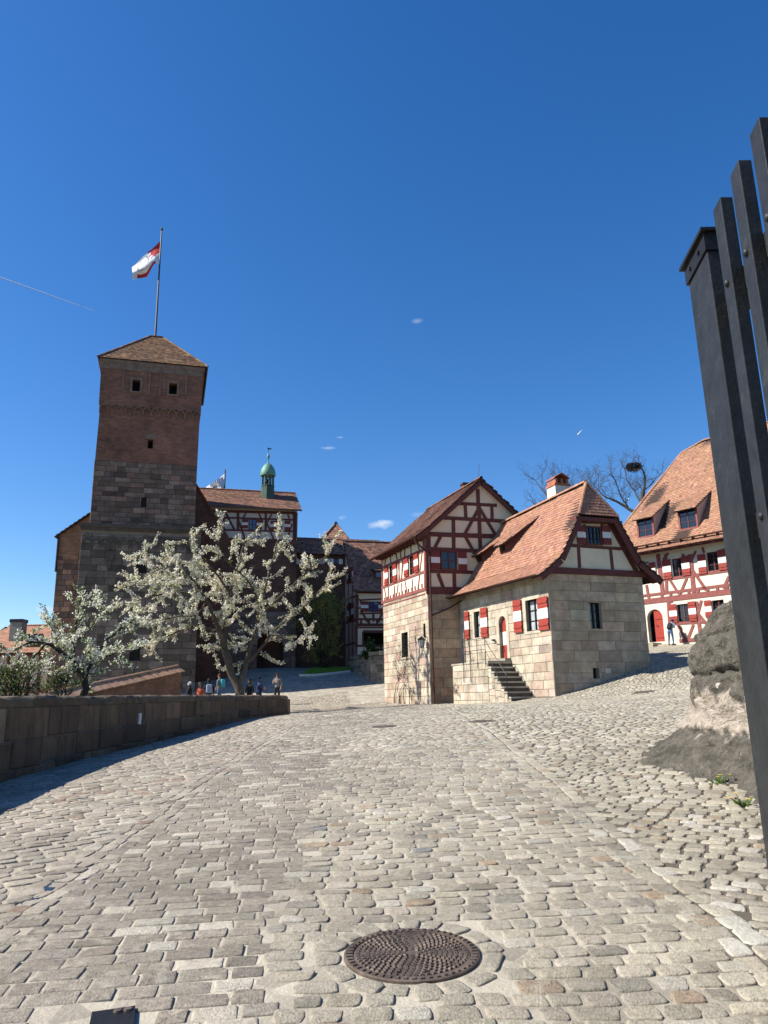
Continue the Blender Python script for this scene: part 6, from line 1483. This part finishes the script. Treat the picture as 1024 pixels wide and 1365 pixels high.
# ================================================================== people
def person(px, hy, Dg, cols, label, face=0., h=1.72, lean=0., arms='down', hair='hair_brown', hat=None, bag=None, hood=False, longhair=False, step=0.1, feetz=None, crouch=0.):
    x = at(px, hy, Dg)[0]; y = Dg
    z0 = float(zg(x,y)) if feetz is None else feetz
    g = empty('person', (x,y,z0), label, 'person', None); s = h/1.72
    ca, sa = math.cos(face), math.sin(face)   # facing direction = (-sin, cos)... local +Y forward
    def L_(p):
        X, Y, Z = p
        if Z > .95: # lean forward above the hips
            d = Z-.95; Y = Y + d*math.sin(lean); Z = .95+d*math.cos(lean)
        return ((X*ca-Y*sa)*s, (X*sa+Y*ca)*s, Z*s)
    J = {}; E = []; R_ = {}; tagm = {}
    def v(n, p, r, m): J[n] = p; R_[n] = r; tagm[n] = m
    v('pel',(0,0,.95),(.155,.11),1); v('wst',(0,0,1.1),(.14,.10),0); v('cst',(0,.01,1.30),(.17,.115),0); v('nb',(0,0,1.46),(.10,.08),0); v('nk',(0,.01,1.52),(.055,.055),2); v('hd',(0,.03,1.62),(.075,.09),2); v('ht',(0,.02,1.70),(.06,.075),2)
    E += [('pel','wst'),('wst','cst'),('cst','nb'),('nb','nk'),('nk','hd'),('hd','ht')]
    for sd_, S in (('l',-1),('r',1)):
        st = step*S
        v('hp'+sd_,(.095*S,0,.90),(.095,.10),1); v('kn'+sd_,(.10*S,st*.5+.02,.49),(.062,.065),1); v('an'+sd_,(.10*S,st-.01,.10),(.042,.045),1); v('to'+sd_,(.11*S,st+.13,.04),(.04,.032),3)
        E += [('pel','hp'+sd_),('hp'+sd_,'kn'+sd_),('kn'+sd_,'an'+sd_),('an'+sd_,'to'+sd_)]
        v('sh'+sd_,(.19*S,0,1.42),(.062,.065),0)
        if arms == 'down': el, wr = (.25*S,-.02,1.14), (.25*S,.10,.92)
        elif arms == 'front': el, wr = (.24*S,.06,1.14), (.10*S,.28,1.18)
        elif arms == 'phone': el, wr = ((.24*S,.08,1.16), (.08*S,.24,1.42)) if S > 0 else ((.25*S,-.02,1.14), (.25*S,.10,.92))
        v('el'+sd_,el,(.045,.045),0); v('wr'+sd_,wr,(.028,.032),2)
        d = nn(np.array(wr)-np.array(el)); side = nn(np.cross(d,[S,0.,.2])); pm = np.array(wr)+d*.06; v('pm'+sd_,tuple(pm),(.022,.036),2)
        E += [('cst','sh'+sd_),('sh'+sd_,'el'+sd_),('el'+sd_,'wr'+sd_),('wr'+sd_,'pm'+sd_)]
        for k, (o_, ln) in enumerate(((-.028,.065),(-.010,.078),(.010,.074),(.027,.058))):
            a = pm+side*o_+d*.03; b = a+d*ln*.55+np.array([-.012*S,0,-.006]); c = b+d*ln*.45+np.array([-.02*S,0,-.01])
            v(f'fa{sd_}{k}',tuple(a),(.010,.010),2); v(f'fb{sd_}{k}',tuple(b),(.009,.009),2); v(f'fc{sd_}{k}',tuple(c),(.008,.008),2); E += [('pm'+sd_,f'fa{sd_}{k}'),(f'fa{sd_}{k}',f'fb{sd_}{k}'),(f'fb{sd_}{k}',f'fc{sd_}{k}')]
        a = pm-side*.04-d*.01; b = a+d*.045-side*.02; v('th'+sd_,tuple(a),(.012,.012),2); v('ti'+sd_,tuple(b),(.010,.010),2); E += [('pm'+sd_,'th'+sd_),('th'+sd_,'ti'+sd_)]
    names = list(J); idx = {n:i for i,n in enumerate(names)}
    me = D.meshes.new('body'); me.from_pydata([L_(J[n]) for n in names], [(idx[a],idx[b]) for a,b in E], []); o = D.objects.new('body', me); COL.objects.link(o)
    md = o.modifiers.new('s','SKIN'); 
    for i, n in enumerate(names): sv = me.skin_vertices[0].data[i]; sv.radius = (R_[n][0]*s, R_[n][1]*s); sv.use_root = (n == 'pel')
    md.use_smooth_shade = True; sb = o.modifiers.new('u','SUBSURF'); sb.levels = 1; sb.render_levels = 1
    dg = bpy.context.evaluated_depsgraph_get(); m2 = D.meshes.new_from_object(o.evaluated_get(dg)); D.objects.remove(o)
    P = np.array([L_(J[n]) for n in names]); seg = [(idx[a],idx[b]) for a,b in E]; MT = [M[cols[0]],M[cols[1]],M['skin'],M['shoe']]
    m2.materials.clear()
    for mm in MT: m2.materials.append(mm)
    for pl in m2.polygons:
        c = np.array(pl.center); best = 9; bm = 0
        for a, b in seg:
            A_, B_ = P[a], P[b]; d = B_-A_; t = np.clip((c-A_)@d/(d@d+1e-9),0,1); ds = np.linalg.norm(c-A_-d*t)-.5*(R_[names[a]][0]+R_[names[b]][0])
            if ds < best: best = ds; bm = tagm[names[b]] if t > .35 or tagm[names[a]] == tagm[names[b]] else tagm[names[a]]
        pl.material_index = bm; pl.use_smooth = True
    bo = D.objects.new('body', m2); COL.objects.link(bo); bo.parent = g
    # head: hair, nose, eyes
    hc = np.array(L_((0,.03,1.635))); org = np.array([x,y,z0]); fwd = np.array([-sa,ca,0]); rt = np.array([ca,sa,0])
    m = MB(); K, Rr = 14, 8; i0 = len(m.v)
    for a in range(Rr+1):
        th = math.pi*(.02+.60*a/Rr)
        for b in range(K):
            ph = 2*math.pi*b/K; back = .5-.5*math.sin(ph)   # ph=90deg is the face
            tt = th*(.62+.50*back); r = .112*s
            q = hc+np.array([0,0,.012])+rt*(r*.88*math.sin(tt)*math.cos(ph))+fwd*(r*1.02*math.sin(tt)*math.sin(ph)-.008)+np.array([0,0,1])*r*1.12*math.cos(tt)
            if longhair and back > .5 and a > 5: q = q+np.array([0,0,-.07*(a-5)])*s
            m.v.append(tuple(q+org))
    for a in range(Rr):
        for b in range(K): m.f.append((i0+a*K+b,i0+a*K+(b+1)%K,i0+(a+1)*K+(b+1)%K,i0+(a+1)*K+b)); m.m.append(0); m.c.append(None); m.st.append(None)
    m.f.append(tuple(i0+b for b in range(K))); m.m.append(0); m.c.append(None); m.st.append(None)
    m.build('hair' if not hat and not hood else ('cap' if hat else 'hood'), M[hat or (cols[0] if hood else hair)], g, smooth=True)
    m = MB(); e = hc+org; m.obox(e+fwd*.098*s+np.array([0,0,-.01]), rt*.010, fwd*.014, (0,0,.018)); m.build('nose', M['skin'], g, smooth=True)
    m = MB()
    for S in (-1,1): m.obox(e+fwd*.088*s+rt*.03*S+np.array([0,0,.015]), rt*.012, fwd*.004, (0,0,.006))
    m.obox(e+fwd*.086*s+np.array([0,0,-.05]), rt*.022, fwd*.006, (0,0,.005)); m.build('face_features', M['bark_dark'], g)
    if bag:
        m = MB(); c = np.array(L_((0,-.19,1.27)))+org; up_ = np.array(L_((0,-.19,1.45)))-np.array(L_((0,-.19,1.27))); up_ = nn(up_)
        m.obox(c, rt*.14*s, nn(np.cross(rt,up_))*.075*s, up_*.2*s); b = m.build('backpack', M[bag], g, bevel=.05)
    return g
mk('skin', (.42,.22,.15), rough=.6, var=.05, bump=0); mk('shoe', (.03,.03,.03), var=.1, bump=0)
for nm, c in (('cl_navy',(.02,.035,.10)),('cl_black',(.018,.018,.02)),('cl_grey',(.16,.17,.17)),('cl_jeans',(.07,.13,.25)),('cl_orange',(.45,.10,.05)),('cl_brown',(.12,.07,.04)),('cl_white',(.65,.66,.68)),('cl_pattern',(.25,.23,.22)),('hair_brown',(.06,.03,.015)),('hair_fair',(.25,.15,.07)),('hair_dark',(.012,.009,.008)),('cl_cyan',(.05,.35,.45)),('cl_pale',(.30,.38,.48))): mk(nm, c, var=.15, bump=.2)
G1_ = 'visitors behind the parapet wall'
def crowd(px, hy, cols, label, h=1.7, **k):
    # stand where the head reaches the photo height
    best = None
    for Dg in np.arange(34.5, 46, .25):
        x = at(px,hy,Dg)[0]; z = float(zg(x,Dg))+h; d = abs(at(px,hy,Dg)[2]-z)
        if best is None or d < best[0]: best = (d, Dg)
    g = person(px, hy, best[1], cols, label, h=h, **k); g['group'] = G1_; return g
crowd(238,902,('cl_black','cl_black'),'person in dark clothes, leftmost behind the parapet beside the tiled coping',face=2.4,hair='hair_dark')
crowd(253,911,('cl_black','cl_navy'),'person in a white cap and dark top behind the parapet',face=-1.6,h=1.6,hat='cl_white')
crowd(267,913,('cl_orange','cl_black'),'person in a rusty orange top behind the parapet',face=2.8,h=1.55,hair='hair_fair')
crowd(279,906,('cl_black','cl_black'),'person in black jacket with a pale backpack behind the parapet',face=.3,h=1.7,bag='cl_pale',hair='hair_dark')
crowd(293.5,899,('cl_grey','cl_jeans'),'tall person in grey jacket standing left of the big blossom tree trunk',face=1.2,h=1.8,bag='cl_cyan')
crowd(333,908,('cl_black','cl_black'),'person in black with brown hair just right of the blossom tree trunk',face=2.6,h=1.62)
crowd(345.7,904,('cl_navy','cl_navy'),'person in a navy hooded jacket right of the blossom tree trunk',face=-.9,hood=True,arms='front')
crowd(370,898,('cl_pattern','cl_black'),'person with long brown hair and patterned top near the end of the parapet',face=2.9,longhair=True,arms='phone')
pf = FC.uz(897,862)
person(892,829,48.2,('cl_pale','cl_jeans'),'person in jeans with a dark backpack bending forward near the arched red door',face=-.9,lean=.55,arms='front',bag='cl_black',hat='cl_navy',feetz=4.62)
person(865.5,825,50.75,('cl_black','cl_black'),'person in dark clothes standing in the arched doorway',face=2.9,hair='hair_dark',feetz=4.9,h=1.75)
# steps below the arched door
m = MB(); 
for k in range(3): FC.box(m, 1.45-.0*k, 3.1-.3*k, 4.3, 4.5+.13*k, .3, 1.4-.35*k)
FC.box(m, -.6, 1.3, 4.2, 4.9, .02, 1.0)
o = m.build('door_steps', M['wall_mortar']); tag(o, 'low stone steps and landing under the arched red door', 'steps')
# vapour trails, high in the air
for (a, b, r, nm) in (((-10,366),(126,414.5),6.,'long thin vapour trail in the sky at left'),((770,580),(776,573),7.,'tiny vapour trail above the bare trees')):
    m = MB(); m.tube([at(*a,9000), at((a[0]+b[0])/2,(a[1]+b[1])/2,9000), at(*b,9000)], [r*1.1,r*.8,r*.3], 8); o = m.build('vapour_trail', M['vapour']); tag(o, kind='structure')
# ------------------------------------------------------------------ camera, sun, sky
cam = D.cameras.new('camera'); co = D.objects.new('camera', cam); COL.objects.link(co)
from mathutils import Matrix
mat_ = Matrix(((RT[0],UP[0],-FW[0],0),(RT[1],UP[1],-FW[1],0),(RT[2],UP[2],-FW[2],CH),(0,0,0,1))); co.matrix_world = mat_
cam.sensor_fit = 'VERTICAL'; cam.sensor_height = 24; cam.sensor_width = 18; cam.lens = 24*FPX/1365; cam.clip_start = .05; cam.clip_end = 40000
sc = bpy.context.scene; sc.camera = co
ELEV = math.radians(41.5); AZ = math.atan2(-1, -.10)   # sun stands to the left, a little ahead
sd = np.array([math.sin(AZ)*math.cos(ELEV), math.cos(AZ)*math.cos(ELEV), math.sin(ELEV)])
L = D.lights.new('sun', 'SUN'); L.energy = 5.0; L.angle = math.radians(.53); L.color = (1, .94, .84); lo = D.objects.new('sun', L); COL.objects.link(lo)
lo.rotation_euler = Vector(tuple(-sd)).to_track_quat('-Z', 'Y').to_euler()
w = D.worlds.new('World'); sc.world = w; w.use_nodes = True; n = w.node_tree.nodes; l = w.node_tree.links
sky = n.new('ShaderNodeTexSky'); sky.sky_type = 'NISHITA'; sky.sun_disc = False; sky.sun_elevation = ELEV; sky.sun_rotation = AZ; sky.altitude = 400; sky.air_density = 1.0; sky.dust_density = .35; sky.ozone_density = 3.0
hs = n.new('ShaderNodeHueSaturation'); hs.inputs['Saturation'].default_value = 1.32; hs.inputs['Hue'].default_value = .507; l.new(sky.outputs[0], hs.inputs['Color'])
# a few wisps of cloud, placed by compass direction and height
tcw = n.new('ShaderNodeTexCoord'); cur = hs.outputs[0]
nzw = n.new('ShaderNodeTexNoise'); nzw.inputs['Scale'].default_value = 55; nzw.inputs['Detail'].default_value = 6; l.new(tcw.outputs['Generated'], nzw.inputs['Vector'])
for (px_, py_, sx, sy, st_) in ((503,699,17,6.5,.8),(515,696,10,3,.5),(437,597,9,2.4,.45),(454,583,7,2.,.4),(556,428,9,4,.25),(562,686,22,4,.22),(66,812,14,5,.6),(455,690,6,4,.3)):
    dc = nn(ray(px_,py_)); ra = nn(np.cross(dc,[0,0,1.])); ua = np.cross(ra,dc)
    def dot(vv, sc_):
        d_ = n.new('ShaderNodeVectorMath'); d_.operation = 'DOT_PRODUCT'; l.new(tcw.outputs['Generated'], d_.inputs[0]); d_.inputs[1].default_value = tuple(vv/sc_); return d_.outputs['Value']
    a_ = dot(ra, sx/1000.); b_ = dot(ua, sy/1000.); f_ = dot(dc, 1.)
    cb = n.new('ShaderNodeCombineXYZ'); l.new(a_, cb.inputs[0]); off_ = float(0); l.new(b_, cb.inputs[1])
    ln = n.new('ShaderNodeVectorMath'); ln.operation = 'LENGTH'; l.new(cb.outputs[0], ln.inputs[0])
    ad = n.new('ShaderNodeMath'); ad.operation = 'MULTIPLY_ADD'; ad.inputs[1].default_value = 2.4; l.new(nzw.outputs[0], ad.inputs[0]); l.new(ln.outputs['Value'], ad.inputs[2])
    mr = n.new('ShaderNodeMapRange'); mr.inputs[1].default_value = 2.1; mr.inputs[2].default_value = 1.0; mr.inputs[4].default_value = st_; l.new(ad.outputs[0], mr.inputs[0])
    fr = n.new('ShaderNodeMath'); fr.operation = 'GREATER_THAN'; fr.inputs[1].default_value = .5; l.new(f_, fr.inputs[0]); mu = n.new('ShaderNodeMath'); mu.operation = 'MULTIPLY'; l.new(fr.outputs[0], mu.inputs[0]); l.new(mr.outputs[0], mu.inputs[1])
    mxw = n.new('ShaderNodeMix'); mxw.data_type = 'RGBA'; l.new(mu.outputs[0], mxw.inputs[0]); l.new(cur, mxw.inputs[6]); mxw.inputs[7].default_value = (5.2,5.6,6.2,1); cur = mxw.outputs[2]
l.new(cur, n['Background'].inputs['Color']); n['Background'].inputs['Strength'].default_value = .093
sc.view_settings.view_transform = 'Standard'; sc.view_settings.look = 'None'; sc.view_settings.exposure = .9
sc.cycles.max_bounces = 6
